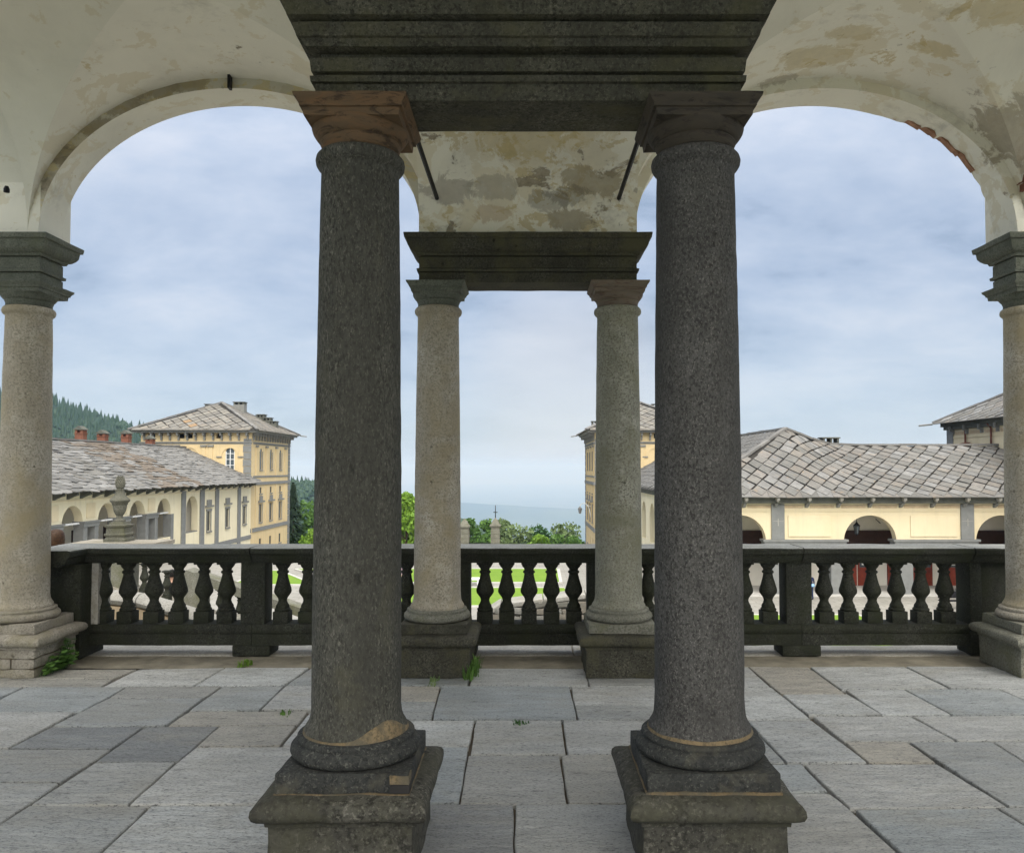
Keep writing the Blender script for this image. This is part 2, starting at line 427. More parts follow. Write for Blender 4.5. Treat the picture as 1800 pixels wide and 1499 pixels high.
M['pavement'] = pavemat()
M['kerb'] = plain('kerb', (0.48, 0.47, 0.44), 0.85, 0.15, 2, 0.006)
M['hide_dark'] = plain('hide_dark', (0.03, 0.028, 0.027), 0.8)
M['beige_wall'] = plain('beige_wall', (0.52, 0.40, 0.26), 0.9, 0.25, 2, 0.01)
M['coping'] = granite('coping', (0.44, 0.42, 0.38), (0.56, 0.54, 0.49), (0.22, 0.21, 0.18), (0.64, 0.62, 0.57), 40, stain=(0.28, 0.26, 0.2))


def glassy(name, c, rough=0.12):
    k = NT(name)
    k.b.inputs['Roughness'].default_value = rough
    k.b.inputs['Specular IOR Level'].default_value = 0.6
    v = k.coord()
    col = k.mix(k.noise(v, 1.3, 3), c, tuple(x * 1.8 for x in c))
    return k.done(col)


M['pane'] = glassy('pane', (0.05, 0.065, 0.075))
M['shutter'] = plain('shutter', (0.085, 0.082, 0.07), 0.7, 0.2, 3)


def leafmat(name, a, b, c=None):
    k = NT(name)
    v = k.coord(rnd=False)
    col = k.mix(k.step(k.noise(v, 0.9, 3), 0.35, 0.65), a, b)
    col = k.mix(k.step(k.noise(v, 6.0, 2), 0.55, 0.7), col, c or tuple(min(1, x * 1.5) for x in b))
    k.b.inputs['Roughness'].default_value = 0.6
    m = k.done(col)
    return m


M['leaf_bright'] = leafmat('leaf_bright', (0.10, 0.20, 0.022), (0.17, 0.29, 0.035))
M['leaf_mid'] = leafmat('leaf_mid', (0.055, 0.125, 0.024), (0.10, 0.19, 0.04))
M['leaf_dark'] = leafmat('leaf_dark', (0.03, 0.085, 0.024), (0.055, 0.125, 0.034))
M['leaf_pale'] = leafmat('leaf_pale', (0.10, 0.155, 0.06), (0.165, 0.225, 0.09))
M['conifer'] = leafmat('conifer', (0.016, 0.034, 0.018), (0.03, 0.052, 0.025))
M['forest'] = leafmat('forest', (0.016, 0.042, 0.022), (0.032, 0.066, 0.028), (0.05, 0.085, 0.035))
M['bark'] = plain('bark', (0.085, 0.065, 0.045), 0.95, 0.35, 5, 0.02)


def grassmat():
    k = NT('grass')
    v = k.coord(rnd=False)
    col = k.mix(k.step(k.noise(v, 0.6, 6, 0.7), 0.35, 0.65), (0.13, 0.235, 0.02), (0.18, 0.285, 0.03))
    col = k.mix(k.step(k.noise(v, 9, 4, 0.7), 0.5, 0.75), col, (0.11, 0.21, 0.02))
    k.bump(k.noise(v, 20, 4, 0.7), 0.05, 0.6)
    return k.done(col)


M['grass'] = grassmat()


def rubblemat(name):
    k = NT(name)
    v = k.coord(rnd=False)
    nz = k.noise(v, 1.2, 7, 0.7)
    col = k.mix(k.step(nz, 0.3, 0.7), (0.16, 0.15, 0.125), (0.34, 0.33, 0.285))
    col = k.mix(k.step(k.noise(v, 5, 6, 0.7), 0.5, 0.68), col, (0.10, 0.095, 0.08))
    k.bump(k.noise(v, 9, 5, 0.7), 0.04, 0.7)
    return k.done(col)


M['rubble'] = rubblemat('rubble')
M['rubble_stone'] = objcol('rubble_stone', 0.9, 0.4, 5, (1, 1, 1), 0.02, 0.0, 0.3)


def landmat():
    k = NT('land')
    v = k.coord(rnd=False)
    col = k.mix(k.step(k.noise(v, 0.0009, 9, 0.65), 0.42, 0.58), (0.025, 0.055, 0.024), (0.07, 0.10, 0.04))
    col = k.mix(k.step(k.noise(v, 0.0004, 8, 0.7), 0.55, 0.64), col, (0.14, 0.13, 0.085))
    col = k.mix(k.step(k.noise(v, 0.0026, 5, 0.7), 0.63, 0.69), col, (0.30, 0.27, 0.23))
    return k.done(col)


M['land'] = landmat()


# ------------------------------------------------------------------ mesh helpers
class MB:
    def __init__(s):
        s.v = []; s.f = []

    def add(s, vs, fs):
        o = len(s.v)
        s.v += [tuple(p) for p in vs]
        s.f += [tuple(i + o for i in q) for q in fs]
        return s

    def quad(s, a, b, c, d):
        return s.add([a, b, c, d], [(0, 1, 2, 3)])

    def box(s, x0, x1, y0, y1, z0, z1):
        v = [(x, y, z) for z in (z0, z1) for y in (y0, y1) for x in (x0, x1)]
        return s.add(v, [(0, 2, 3, 1), (4, 5, 7, 6), (0, 1, 5, 4), (2, 6, 7, 3), (0, 4, 6, 2), (1, 3, 7, 5)])

    def rect_stack(s, cx, cy, hx, hy, prof, rad=0.0):
        """Closed stack of rectangles: prof = [(z, outset)...] from bottom to top."""
        o = len(s.v)
        for z, d in prof:
            s.v += [(cx - hx - d, cy - hy - d, z), (cx + hx + d, cy - hy - d, z), (cx + hx + d, cy + hy + d, z), (cx - hx - d, cy + hy + d, z)]
        n = len(prof)
        s.f.append((o + 3, o + 2, o + 1, o))
        for i in range(n - 1):
            for j in range(4):
                a = o + i * 4 + j; b = o + i * 4 + (j + 1) % 4
                s.f.append((a, b, b + 4, a + 4))
        q = o + (n - 1) * 4
        s.f.append((q, q + 1, q + 2, q + 3))
        return s

    def lathe(s, cx, cy, prof, n=48, amp=0.0, seed=0.0, fs=7.0, cap=True, z0=0):
        o = len(s.v)
        for r, z in prof:
            for j in range(n):
                a = 2 * PI * j / n
                x, y = math.cos(a), math.sin(a)
                d = amp * noise.noise(Vector((x * r * fs + seed, y * r * fs, z * fs))) if amp else 0
                s.v.append((cx + x * (r + d), cy + y * (r + d), z + z0))
        m = len(prof)
        for i in range(m - 1):
            for j in range(n):
                a = o + i * n + j; b = o + i * n + (j + 1) % n
                s.f.append((a, b, b + n, a + n))
        if cap:
            s.f.append(tuple(o + j for j in range(n - 1, -1, -1)))
            s.f.append(tuple(o + (m - 1) * n + j for j in range(n)))
        return s

    def tube(s, p, q, r, n=8, r2=None):
        p = Vector(p); q = Vector(q)
        d = (q - p).normalized()
        u = d.orthogonal().normalized(); w = d.cross(u)
        o = len(s.v)
        for c, rr in ((p, r), (q, r if r2 is None else r2)):
            for j in range(n):
                a = 2 * PI * j / n
                s.v.append(tuple(c + u * math.cos(a) * rr + w * math.sin(a) * rr))
        for j in range(n):
            a = o + j; b = o + (j + 1) % n
            s.f.append((a, b, b + n, a + n))
        s.f.append(tuple(o + j for j in range(n - 1, -1, -1)))
        s.f.append(tuple(o + n + j for j in range(n)))
        return s

    def path(s, pts, r, n=8):
        for a, b in zip(pts, pts[1:]):
            s.tube(a, b, r, n)
        return s

    def mesh(s, name):
        me = bpy.data.meshes.new(name)
        me.from_pydata(s.v, [], s.f)
        me.update()
        return me


ORIG = {}


def empty(name, label, cat, loc=(0, 0, 0), group=None):
    o = bpy.data.objects.new(name, None)
    o.empty_display_size = 0.3
    o.location = loc
    COL.objects.link(o)
    o['label'] = label; o['category'] = cat
    if group:
        o['group'] = group
    ORIG[o.name] = Vector(loc)
    return o


def put(name, mb, mat, parent=None, smooth=False, local=False, loc=None, kind=None, bevel=0.0, angle=35):
    """One mesh object. Vertices are world coordinates unless local."""
    me = mb.mesh(name) if isinstance(mb, MB) else mb
    base = Vector((0, 0, 0)) if local else (ORIG[parent.name] if parent else Vector(loc or (0, 0, 0)))
    if base.length > 0:
        me.transform(Matrix.Translation(-base))
    if mat is not None:
        me.materials.append(M[mat] if isinstance(mat, str) else mat)
    o = bpy.data.objects.new(name, me)
    COL.objects.link(o)
    if parent:
        o.parent = parent
        ORIG[o.name] = ORIG[parent.name].copy()
    else:
        if loc:
            o.location = loc
        ORIG[o.name] = Vector(loc or (0, 0, 0))
    if smooth:
        for p in me.polygons:
            p.use_smooth = True
        if smooth == 'auto':
            me.set_sharp_from_angle(angle=R(angle))
    if bevel:
        b = o.modifiers.new('edge', 'BEVEL')
        b.width = bevel; b.segments = 2; b.limit_method = 'ANGLE'; b.angle_limit = R(40)
        b.harden_normals = False
    if kind:
        o['kind'] = kind
    return o


def tag(o, label, cat, group=None):
    o['label'] = label; o['category'] = cat
    if group:
        o['group'] = group
    return o


def worn(mb, cut=0.05, amp=0.006, fs=9.0, seed=0.0, rounds=4, edge=0.0):
    """Cut the long edges of a stone and push its skin in and out a little, so that arrises are not ruler straight."""
    me = mb.mesh('tmp')
    bm = bmesh.new(); bm.from_mesh(me)
    bpy.data.meshes.remove(me)
    if edge:
        es = [e for e in bm.edges if len(e.link_faces) == 2 and e.calc_face_angle(0) > R(50)]
        bmesh.ops.bevel(bm, geom=es, offset=edge, segments=2, profile=0.6, affect='EDGES')
    for _ in range(rounds):
        es = [e for e in bm.edges if e.calc_length() > cut * 1.6]
        if not es:
            break
        bmesh.ops.subdivide_edges(bm, edges=es, cuts=1, use_grid_fill=True)
    bm.normal_update()
    for v in bm.verts:
        p = v.co * fs + Vector((seed, seed * 0.7, 0))
        d = noise.noise(p) * amp + noise.noise(p * 3.1) * amp * 0.5
        v.co += v.normal * d
    bmesh.ops.triangulate(bm, faces=[f for f in bm.faces if len(f.verts) > 4])
    out = MB()
    out.v = [tuple(v.co) for v in bm.verts]
    bm.verts.index_update()
    out.f = [tuple(v.index for v in f.verts) for f in bm.faces]
    bm.free()
    return out


def instance(src, name, parent, mat4, color=None):
    """A piece that shares its mesh with its kind."""
    o = bpy.data.objects.new(name, src)
    COL.objects.link(o)
    if parent:
        o.parent = parent
        mat4 = Matrix.Translation(-ORIG[parent.name]) @ mat4
    o.matrix_local = mat4
    if color:
        o.color = (*color, 1)
    return o


def copy_thing(root, loc, label, group=None, mirror=False):
    r = root.copy(); COL.objects.link(r)
    r.location = loc
    r['label'] = label
    if group:
        r['group'] = group
    ORIG[r.name] = Vector(loc)
    for ch in list(root.children):
        c = ch.copy(); COL.objects.link(c); c.parent = r
        ORIG[c.name] = Vector(loc)
        for g in list(ch.children):
            d = g.copy(); COL.objects.link(d); d.parent = c
            ORIG[d.name] = Vector(loc)
    return r


def frame(o, u, n):
    """Local wall frame: s along u, d into the wall along n, z up -> world."""
    o = Vector(o); u = Vector(u); n = Vector(n)
    return lambda s, d, z: tuple(o + u * s + n * d + Vector((0, 0, z)))


def arch_pts(s0, s1, zt, rise, n=14):
    c = (s0 + s1) / 2; a = (s1 - s0) / 2
    return [(c - a * math.cos(PI * i / n), zt + rise * math.sin(PI * i / n)) for i in range(n + 1)]


def wall_mesh(F, s0, s1, z0, z1, t, ops, flip=False, n=14, nick=None):
    """Wall slab with openings ops = (a, b, zb, zt, rise): both faces, reveals, top and ends. rise 0 = flat head."""
    mb = MB()

    def q(a, b, c, d):
        mb.quad(*((d, c, b, a) if flip else (a, b, c, d)))

    def fb(a, b, za0, zb0, za1, zb1, a2=None, b2=None, za2=None, zb2=None):      # front + back quad between s=a and s=b
        q(F(a, 0, za0), F(b, 0, zb0), F(b, 0, zb1), F(a, 0, za1))
        if a2 is None:
            a2, b2, za2, zb2 = a, b, za0, zb0
        q(F(a2, t, za1), F(b2, t, zb1), F(b2, t, zb2), F(a2, t, za2))
    cur = s0
    for (a, b, zb, zt, rise) in sorted(ops):
        if a > cur:
            fb(cur, a, z0, z0, z1, z1)
        if zb > z0:
            fb(a, b, z0, z0, zb, zb)
            q(F(a, 0, zb), F(b, 0, zb), F(b, t, zb), F(a, t, zb))
        q(F(a, 0, zb), F(a, t, zb), F(a, t, zt), F(a, 0, zt))
        q(F(b, t, zb), F(b, 0, zb), F(b, 0, zt), F(b, t, zt))
        pts = arch_pts(a, b, zt, rise, n) if rise > 0 else [(a, zt), (b, zt)]
        pts2 = pts
        if nick:
            c = (a + b) / 2
            pts2 = [(c + (p - c) * (1 + nick(i / n)), zt + (zp - zt) * (1 + nick(i / n))) for i, (p, zp) in enumerate(pts)]
        for (p, zp), (r_, zr), (p2, zp2), (r2, zr2) in zip(pts, pts[1:], pts2, pts2[1:]):
            fb(p, r_, zp, zr, z1, z1, p2, r2, zp2, zr2)
            q(F(p2, t, zp2), F(r2, t, zr2), F(r_, 0, zr), F(p, 0, zp))
        cur = b
    if cur < s1:
        fb(cur, s1, z0, z0, z1, z1)
    q(F(s0, 0, z1), F(s1, 0, z1), F(s1, t, z1), F(s0, t, z1))
    q(F(s0, 0, z0), F(s0, 0, z1), F(s0, t, z1), F(s0, t, z0))
    q(F(s1, 0, z0), F(s1, t, z0), F(s1, t, z1), F(s1, 0, z1))
    return mb


def fbox(F, a, b, d0, d1, z0, z1, mb=None):
    mb = mb or MB()
    v = [F(s, d, z) for z in (z0, z1) for d in (d0, d1) for s in (a, b)]
    return mb.add(v, [(0, 2, 3, 1), (4, 5, 7, 6), (0, 1, 5, 4), (2, 6, 7, 3), (0, 4, 6, 2), (1, 3, 7, 5)])


# ================================================================== SETTING: terrace floor
def floor_piece(poly, z, th=0.05, wob=0.007, shrink=0.0, seed=0.0):
    c = Vector((sum(p[0] for p in poly) / len(poly), sum(p[1] for p in poly) / len(poly)))
    pts = []
    n = len(poly)
    for i in range(n):
        a = Vector(poly[i]); b = Vector(poly[(i + 1) % n])
        k = max(2, min(9, int((b - a).length / 0.12)))
        for j in range(k):
            p = a.lerp(b, j / k)
            d = noise.noise(Vector((p.x * 7 + seed, p.y * 7, seed))) * wob
            v = (c - p); l = max(v.length, 1e-3)
            pts.append(p + v / l * (shrink + d + (0.004 if j == 0 else 0)))
    m = len(pts)
    mb = MB()
    tilt = (random.uniform(-1, 1) * 0.0018, random.uniform(-1, 1) * 0.0018)

    def zz(p):
        return z + (p.x - c.x) * tilt[0] + (p.y - c.y) * tilt[1]
    inner = [p + (c - p).normalized() * 0.005 for p in pts]
    mb.v = [(p.x, p.y, z - th) for p in pts] + [(p.x, p.y, zz(p) - 0.006) for p in pts] + [(p.x, p.y, zz(p)) for p in inner]
    for i in range(m):
        j = (i + 1) % m
        mb.f.append((i, j, m + j, m + i)); mb.f.append((m + i, m + j, 2 * m + j, 2 * m + i))
    mb.f.append(tuple(range(2 * m, 3 * m)))
    return mb


SLABS = [
 (((-3.971,6.321),(-3.114,6.321),(-3.164,6.052),(-4.271,6.052)), 4),
 (((-4.262,6.039),(-3.159,6.034),(-3.133,5.822),(-4.223,5.822)), 4),
 (((-3.102,6.321),(-2.44,6.371),(-2.467,5.851),(-3.117,5.818)), 5),
 (((-2.431,6.371),(-1.761,6.372),(-1.803,5.873),(-2.456,5.851)), 5),
 (((-1.743,6.372),(-1.057,6.372),(-1.003,5.873),(-1.786,5.873)), 2),
 (((-4.62,5.81),(-3.693,5.81),(-3.693,5.551),(-3.644,5.23),(-4.62,5.23)), 2),
 (((-3.681,5.805),(-2.943,5.814),(-2.946,5.233),(-3.635,5.23)), 2),
 (((-2.936,5.814),(-2.253,5.826),(-2.263,5.548),(-2.92,5.536)), 0),
 (((-2.922,5.525),(-2.263,5.536),(-2.258,4.956),(-2.957,4.935)), 2),
 (((-2.245,5.826),(-1.798,5.843),(-1.79,5.282),(-2.241,5.253)), 2),
 (((-1.781,5.843),(-1.207,5.843),(-1.135,5.282),(-1.775,5.282)), 1),
 (((-4.62,5.216),(-2.98,5.216),(-2.98,4.564),(-4.62,4.564)), 1),
 (((-2.952,4.917),(-2.386,4.926),(-2.38,4.544),(-2.969,4.557)), 3),
 (((-2.376,4.929),(-1.925,4.95),(-1.915,4.362),(-2.363,4.346)), 3),
 (((-2.233,5.24),(-1.454,5.245),(-1.444,4.969),(-2.246,4.956)), 4),
 (((-1.915,4.941),(-1.442,4.947),(-1.436,4.605),(-1.909,4.577)), 4),
 (((-1.436,5.245),(-0.894,5.245),(-0.784,4.605),(-1.423,4.605)), 1),
 (((-4.62,4.552),(-2.378,4.531),(-2.391,4.077),(-4.62,4.077)), 0),
 (((-2.358,4.332),(-1.926,4.348),(-1.908,3.804),(-2.373,3.802)), 0),
 (((-1.911,4.567),(-0.779,4.577),(-0.648,3.816),(-1.9,3.806)), 1),
 (((-4.62,4.065),(-2.39,4.059),(-2.386,3.607),(-4.529,3.607)), 1),
 (((-2.371,3.794),(-1.797,3.785),(-1.791,3.235),(-2.393,3.235)), 0),
 (((-1.788,3.785),(-0.646,3.803),(-0.539,3.183),(-1.779,3.235)), 1),
 (((-4.519,3.599),(-2.387,3.599),(-2.399,3.235),(-4.439,3.235)), 4),
 (((-1.029,6.33),(-0.436,6.33),(-0.445,5.859),(-0.97,5.859)), 2),
 (((-0.424,6.335),(0.449,6.33),(0.447,5.847),(-0.431,5.859)), 1),
 (((0.458,6.33),(1.651,6.354),(1.513,5.828),(0.455,5.836)), 0),
 (((-1.182,5.843),(-0.649,5.836),(-0.633,5.477),(-1.133,5.488)), 4),
 (((-1.127,5.461),(-0.634,5.46),(-0.617,5.077),(-0.851,5.08)), 2),
 (((-0.636,5.832),(0.302,5.828),(0.314,5.069),(-0.609,5.077)), 2),
 (((0.315,5.824),(1.509,5.813),(1.393,5.37),(0.315,5.377)), 1),
 (((0.316,5.361),(1.39,5.357),(1.314,5.069),(0.322,5.06)), 0),
 (((-0.846,5.046),(-0.343,5.054),(-0.341,4.586),(-0.768,4.586)), 5),
 (((-0.329,5.051),(0.21,5.051),(0.214,4.463),(-0.322,4.461)), 0),
 (((0.222,5.046),(1.308,5.046),(1.282,4.46),(0.224,4.457)), 1),
 (((-0.763,4.558),(-0.344,4.569),(-0.331,3.813),(-0.637,3.816)), 2),
 (((-0.333,4.448),(0.177,4.443),(0.186,3.813),(-0.324,3.813)), 0),
 (((0.186,4.441),(1.277,4.442),(1.215,3.809),(0.195,3.811)), 4),
 (((-0.634,3.796),(-0.067,3.803),(-0.056,3.192),(-0.53,3.183)), 3),
 (((-0.06,3.803),(1.214,3.796),(1.014,3.183),(-0.05,3.192)), 0),
 (((1.67,6.372),(1.776,6.408),(1.775,5.817),(1.526,5.828)), 1),
 (((1.518,5.798),(1.779,5.8),(1.806,5.069),(1.325,5.069)), 5),
 (((1.785,6.408),(2.259,6.382),(2.254,5.643),(1.8,5.643)), 4),
 (((2.28,6.408),(3.044,6.408),(3.07,5.787),(2.277,5.762)), 5),
 (((3.056,6.408),(4.518,6.387),(4.62,5.762),(3.086,5.787)), 1),
 (((1.805,5.623),(2.267,5.631),(2.298,5.168),(1.826,5.164)), 5),
 (((2.299,5.745),(2.72,5.754),(2.75,5.168),(2.305,5.164)), 5),
 (((2.736,5.758),(3.413,5.758),(3.439,5.33),(3.432,5.174),(2.762,5.168)), 2),
 (((3.428,5.758),(4.62,5.758),(4.62,5.174),(3.448,5.174)), 1),
 (((1.844,5.141),(2.475,5.141),(2.521,4.691),(1.853,4.674)), 1),
 (((2.489,5.144),(3.418,5.154),(3.439,4.702),(2.53,4.691)), 1),
 (((3.429,5.154),(4.62,5.154),(4.62,4.702),(3.453,4.702)), 0),
 (((1.319,5.046),(1.38,5.04),(1.401,4.335),(1.263,4.34)), 2),
 (((1.393,5.043),(1.801,5.05),(1.849,4.335),(1.412,4.333)), 1),
 (((1.856,4.658),(2.221,4.663),(2.223,4.34),(1.857,4.335)), 4),
 (((2.237,4.663),(2.722,4.669),(2.699,4.125),(2.695,3.79),(2.287,3.785)), 0),
 (((2.733,4.669),(4.62,4.688),(4.62,3.799),(2.707,3.79),(2.709,4.125)), 1),
 (((1.268,4.307),(1.483,4.314),(1.488,3.95),(1.291,3.948)), 2),
 (((1.492,4.314),(2.221,4.319),(2.275,3.783),(1.52,3.771)), 1),
 (((1.286,3.934),(1.486,3.939),(1.516,3.765),(1.548,3.203),(1.024,3.183)), 0),
 (((1.541,3.75),(2.213,3.765),(2.265,3.203),(1.561,3.203)), 2),
 (((2.226,3.772),(4.62,3.785),(4.62,3.203),(2.275,3.203)), 0),
]

SLAB_COL = [(0.53, 0.54, 0.525), (0.64, 0.65, 0.635), (0.50, 0.53, 0.535), (0.33, 0.35, 0.36), (0.59, 0.56, 0.495), (0.72, 0.735, 0.72)]
floor_bed = put('terrace_floor', MB().box(-4.75, 4.75, -3.0, 7.16, -0.30, -0.030), 'joint_sand', kind='structure')


def pave(poly, ci, z=None):
    poly = list(poly)
    ar = sum(a[0] * b[1] - b[0] * a[1] for a, b in zip(poly, poly[1:] + poly[:1]))
    if ar < 0:
        poly.reverse()
    o = put('paving_slab', floor_piece(poly, random.uniform(-0.003, 0.003) if z is None else z, seed=random.uniform(0, 99)), 'slab', floor_bed)
    b = SLAB_COL[ci]; k = random.uniform(0.92, 1.07); w = random.uniform(-0.012, 0.012)
    o.color = (b[0] * k + w, b[1] * k, b[2] * k - w, 1)


for poly, ci in SLABS:
    pave(poly, ci)
y = 3.18
while y > -3.0:                                     # the floor goes on under and behind the camera
    d = random.uniform(0.5, 0.75)
    x = -4.6
    while x < 4.6:
        w = random.uniform(0.7, 1.25)
        x1 = min(4.6, x + w)
        if 4.6 - x1 < 0.4:
            x1 = 4.6
        pave([(x, max(-3, y - d)), (x1, max(-3, y - d)), (x1, y), (x, y)], random.choice((0, 1, 2, 4, 0)))
        x = x1
    y -= d
# worn strip of earth and cement between the slabs and the balustrade, then the edge stones under it
mb = MB()
nx, ny = 60, 5
for j in range(ny + 1):
    for i in range(nx + 1):
        X_ = -4.7 + 9.4 * i / nx; Y_ = 6.38 + 0.46 * j / ny
        mb.v.append((X_, Y_, -0.010 + 0.007 * noise.noise(Vector((X_ * 3, Y_ * 5, 2))) + 0.003 * noise.noise(Vector((X_ * 14, Y_ * 14, 5)))))
for j in range(ny):
    for i in range(nx):
        a = j * (nx + 1) + i
        mb.f.append((a, a + 1, a + nx + 2, a + nx + 1))
put('earth_strip', mb, 'dirt', floor_bed, smooth=True)
x = -4.75
for w in (2.3, 1.5, 1.35, 1.9, 2.45):
    put('edge_stone', worn(MB().box(x + 0.004, x + w - 0.004, 6.80, 7.20, -0.28, -0.002), 0.12, 0.008, 6, x, edge=0.02), 'coping', floor_bed, smooth='auto')
    x += w
# masonry under the terrace
put('terrace_wall', MB().box(-4.7, 4.7, -3.2, 7.10, -6.3, -0.32), 'rubble', kind='structure')


# ================================================================== PORTICO COLUMNS
BASE_PROF = [(0.212, 0.410), (0.244, 0.414), (0.260, 0.424), (0.267, 0.440), (0.264, 0.457), (0.252, 0.470), (0.238, 0.476), (0.237, 0.481), (0.242, 0.486), (0.240, 0.497), (0.229, 0.504), (0.214, 0.506)]


def shaft_prof():
    p = [(0.212, 0.502), (0.213, 0.522), (0.209, 0.530), (0.199, 0.545), (0.191, 0.567), (0.187, 0.60), (0.186, 0.65)]
    for i in range(1, 41):
        t = i / 40
        p.append((0.186 - 0.021 * t ** 1.7, 0.65 + t * 2.215))
    p += [(0.166, 2.872), (0.170, 2.880), (0.180, 2.886), (0.188, 2.899), (0.190, 2.915), (0.186, 2.931), (0.176, 2.942), (0.164, 2.946)]
    return p


def make_column(loc, label, shaft_m, base_m, plinth_m, ped_m, cap_m, seed, mortar=False, chipped=0.006, courses=False):
    r = empty('stone_column', label, 'column', loc, 'stone columns of the portico')
    if loc[1] > 5:
        r.scale = (1, 1, 0.9825)                   # the outer row is a touch shorter
    put('shaft', MB().lathe(0, 0, shaft_prof(), 72, 0.0022, seed, 16), shaft_m, r, smooth='auto', local=True, angle=50)
    put('base', MB().lathe(0, 0, BASE_PROF, 72, 0.007, seed + 3, 6), base_m, r, smooth='auto', local=True, angle=60)
    put('plinth', worn(MB().rect_stack(0, 0, 0.260, 0.260, [(0.336, 0), (0.412, 0)]), 0.045, chipped, 8, seed, edge=0.006), plinth_m, r, smooth='auto', local=True)
    if courses:
        z0 = 0.0
        for i, hh in enumerate((0.07, 0.078, 0.073)):
            cut = (-0.05, 0.09, -0.02)[i]
            for xa, xb in ((-0.272, cut - 0.004), (cut + 0.004, 0.272)):
                put('stone_block', worn(MB().box(xa, xb, -0.272, 0.272, z0 + 0.002, z0 + hh - 0.003), 0.05, 0.012, 8, seed + i * 3 + xa, edge=0.008), ped_m, r, smooth='auto', local=True)
            z0 += hh
        put('pedestal_core', MB().box(-0.255, 0.255, -0.255, 0.255, 0, 0.221), 'mortar', r, local=True)
    ped = None if courses else put('pedestal', worn(MB().rect_stack(0, 0, 0.28, 0.28, [(0.0 if not courses else 0.0, 0), (0.222, 0)]), 0.05, chipped, 7, seed + 5, edge=0.006), ped_m, r, smooth='auto', local=True)
    cap = [(0.221, 0.008), (0.238, 0.010), (0.244, 0.016), (0.247, 0.034), (0.258, 0.049), (0.277, 0.056), (0.298, 0.053), (0.313, 0.042), (0.322, 0.026), (0.331, -0.008), (0.3345, -0.03)]
    put('pedestal_cap', worn(MB().rect_stack(0, 0, 0.28, 0.28, cap), 0.05, chipped * 0.8, 7, seed + 9), ped_m, r, smooth='auto', local=True, angle=55)
    c = MB().lathe(0, 0, [(0.158, 2.944), (0.164, 2.95), (0.165, 2.978), (0.170, 2.986), (0.172, 2.992), (0.168, 2.997), (0.180, 3.005), (0.192, 3.020), (0.202, 3.036), (0.206, 3.050), (0.204, 3.056)], 64, 0.002, seed, 9)
    put('capital_neck', c, cap_m, r, smooth='auto', local=True, angle=50)
    ab = [(3.046, -0.004), (3.076, 0.0), (3.079, 0.010), (3.090, 0.011), (3.098, 0.016), (3.112, 0.028), (3.122, 0.031), (3.127, 0.031)]
    put('abacus', worn(MB().rect_stack(0, 0, 0.199, 0.199, ab), 0.06, 0.003, 9, seed + 2), cap_m, r, smooth='auto', local=True)
    if mortar:
        mm = MB()
        n = 72
        for i in range(n):                        # a smear of ochre mortar between base and shaft, higher on one side
            a = 2 * PI * i / n
            h = 0.004 + 0.008 * noise.noise(Vector((math.cos(a) * 2 + seed, math.sin(a) * 2, 1))) + (0.05 * max(0, math.cos(a - mortar)) ** 7 if mortar < 0 else 0.005 * max(0, math.cos(a + PI / 2)))
            rr = 0.2165 - max(0, h - 0.02) * 0.15
            mm.v += [(0.2195 * math.cos(a), 0.2195 * math.sin(a), 0.505), (rr * math.cos(a), rr * math.sin(a), 0.507 + max(0.001, h)), (0.195 * math.cos(a), 0.195 * math.sin(a), 0.507 + max(0.001, h) + 0.01)]
        for i in range(n):
            j = (i + 1) % n
            for k in range(2):
                mm.f.append((i * 3 + k, j * 3 + k, j * 3 + k + 1, i * 3 + k + 1))
        put('mortar_ring', mm, 'mortar', r, smooth=True, local=True)
        mm = MB()
        pts = []
        for side in range(4):
            for i in range(14):
                t = -1 + 2 * i / 14
                p = [(t, -1), (1, t), (-t, 1), (-1, -t)][side]
                pts.append(p)
        for i, (a, b) in enumerate(pts):
            h = 0.334 + 0.009 * max(0, noise.noise(Vector((a * 4 + seed, b * 4, 0)))) + (0.006 if mortar > 0 else 0)
            mm.v += [(a * 0.2655, b * 0.2655, 0.330), (a * 0.2655, b * 0.2655, h), (a * 0.255, b * 0.255, h + 0.002)]
        n = len(pts)
        for i in range(n):
            j = (i + 1) % n
            for k in range(2):
                mm.f.append((i * 3 + k, j * 3 + k, j * 3 + k + 1, i * 3 + k + 1))
        put('mortar_seam', mm, 'mortar', r, local=True)
    return r


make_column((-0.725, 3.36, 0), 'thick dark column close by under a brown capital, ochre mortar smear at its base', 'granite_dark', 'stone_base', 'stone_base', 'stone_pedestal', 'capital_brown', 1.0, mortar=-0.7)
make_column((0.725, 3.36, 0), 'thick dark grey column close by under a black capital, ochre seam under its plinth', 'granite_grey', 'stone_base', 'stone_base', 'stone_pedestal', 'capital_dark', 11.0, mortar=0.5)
make_column((-0.725, 6.32, 0), 'pale column by the balustrade under a dark green capital, grass at its foot', 'granite_pale', 'stone_mid', 'stone_dark', 'stone_dark', 'capital_green', 21.0)
make_column((0.725, 6.32, 0), 'pale column by the balustrade with cracks and a reddish capital', 'granite_sage', 'stone_mid', 'stone_mid', 'stone_dark', 'capital_rust', 31.0)
make_column((-4.04, 6.32, 0), 'outer column on a light beige pedestal with a leafy plant at its foot', 'granite_pale', 'stone_warm', 'stone_warm', 'stone_warm', 'capital_green', 41.0, chipped=0.012, courses=True)
make_column((4.04, 6.32, 0), 'outer column on a green-grey pedestal, cut by the picture edge beside the solid end pier', 'granite_pale', 'stone_warm', 'stone_mid', 'stone_mid', 'capital_green', 51.0)

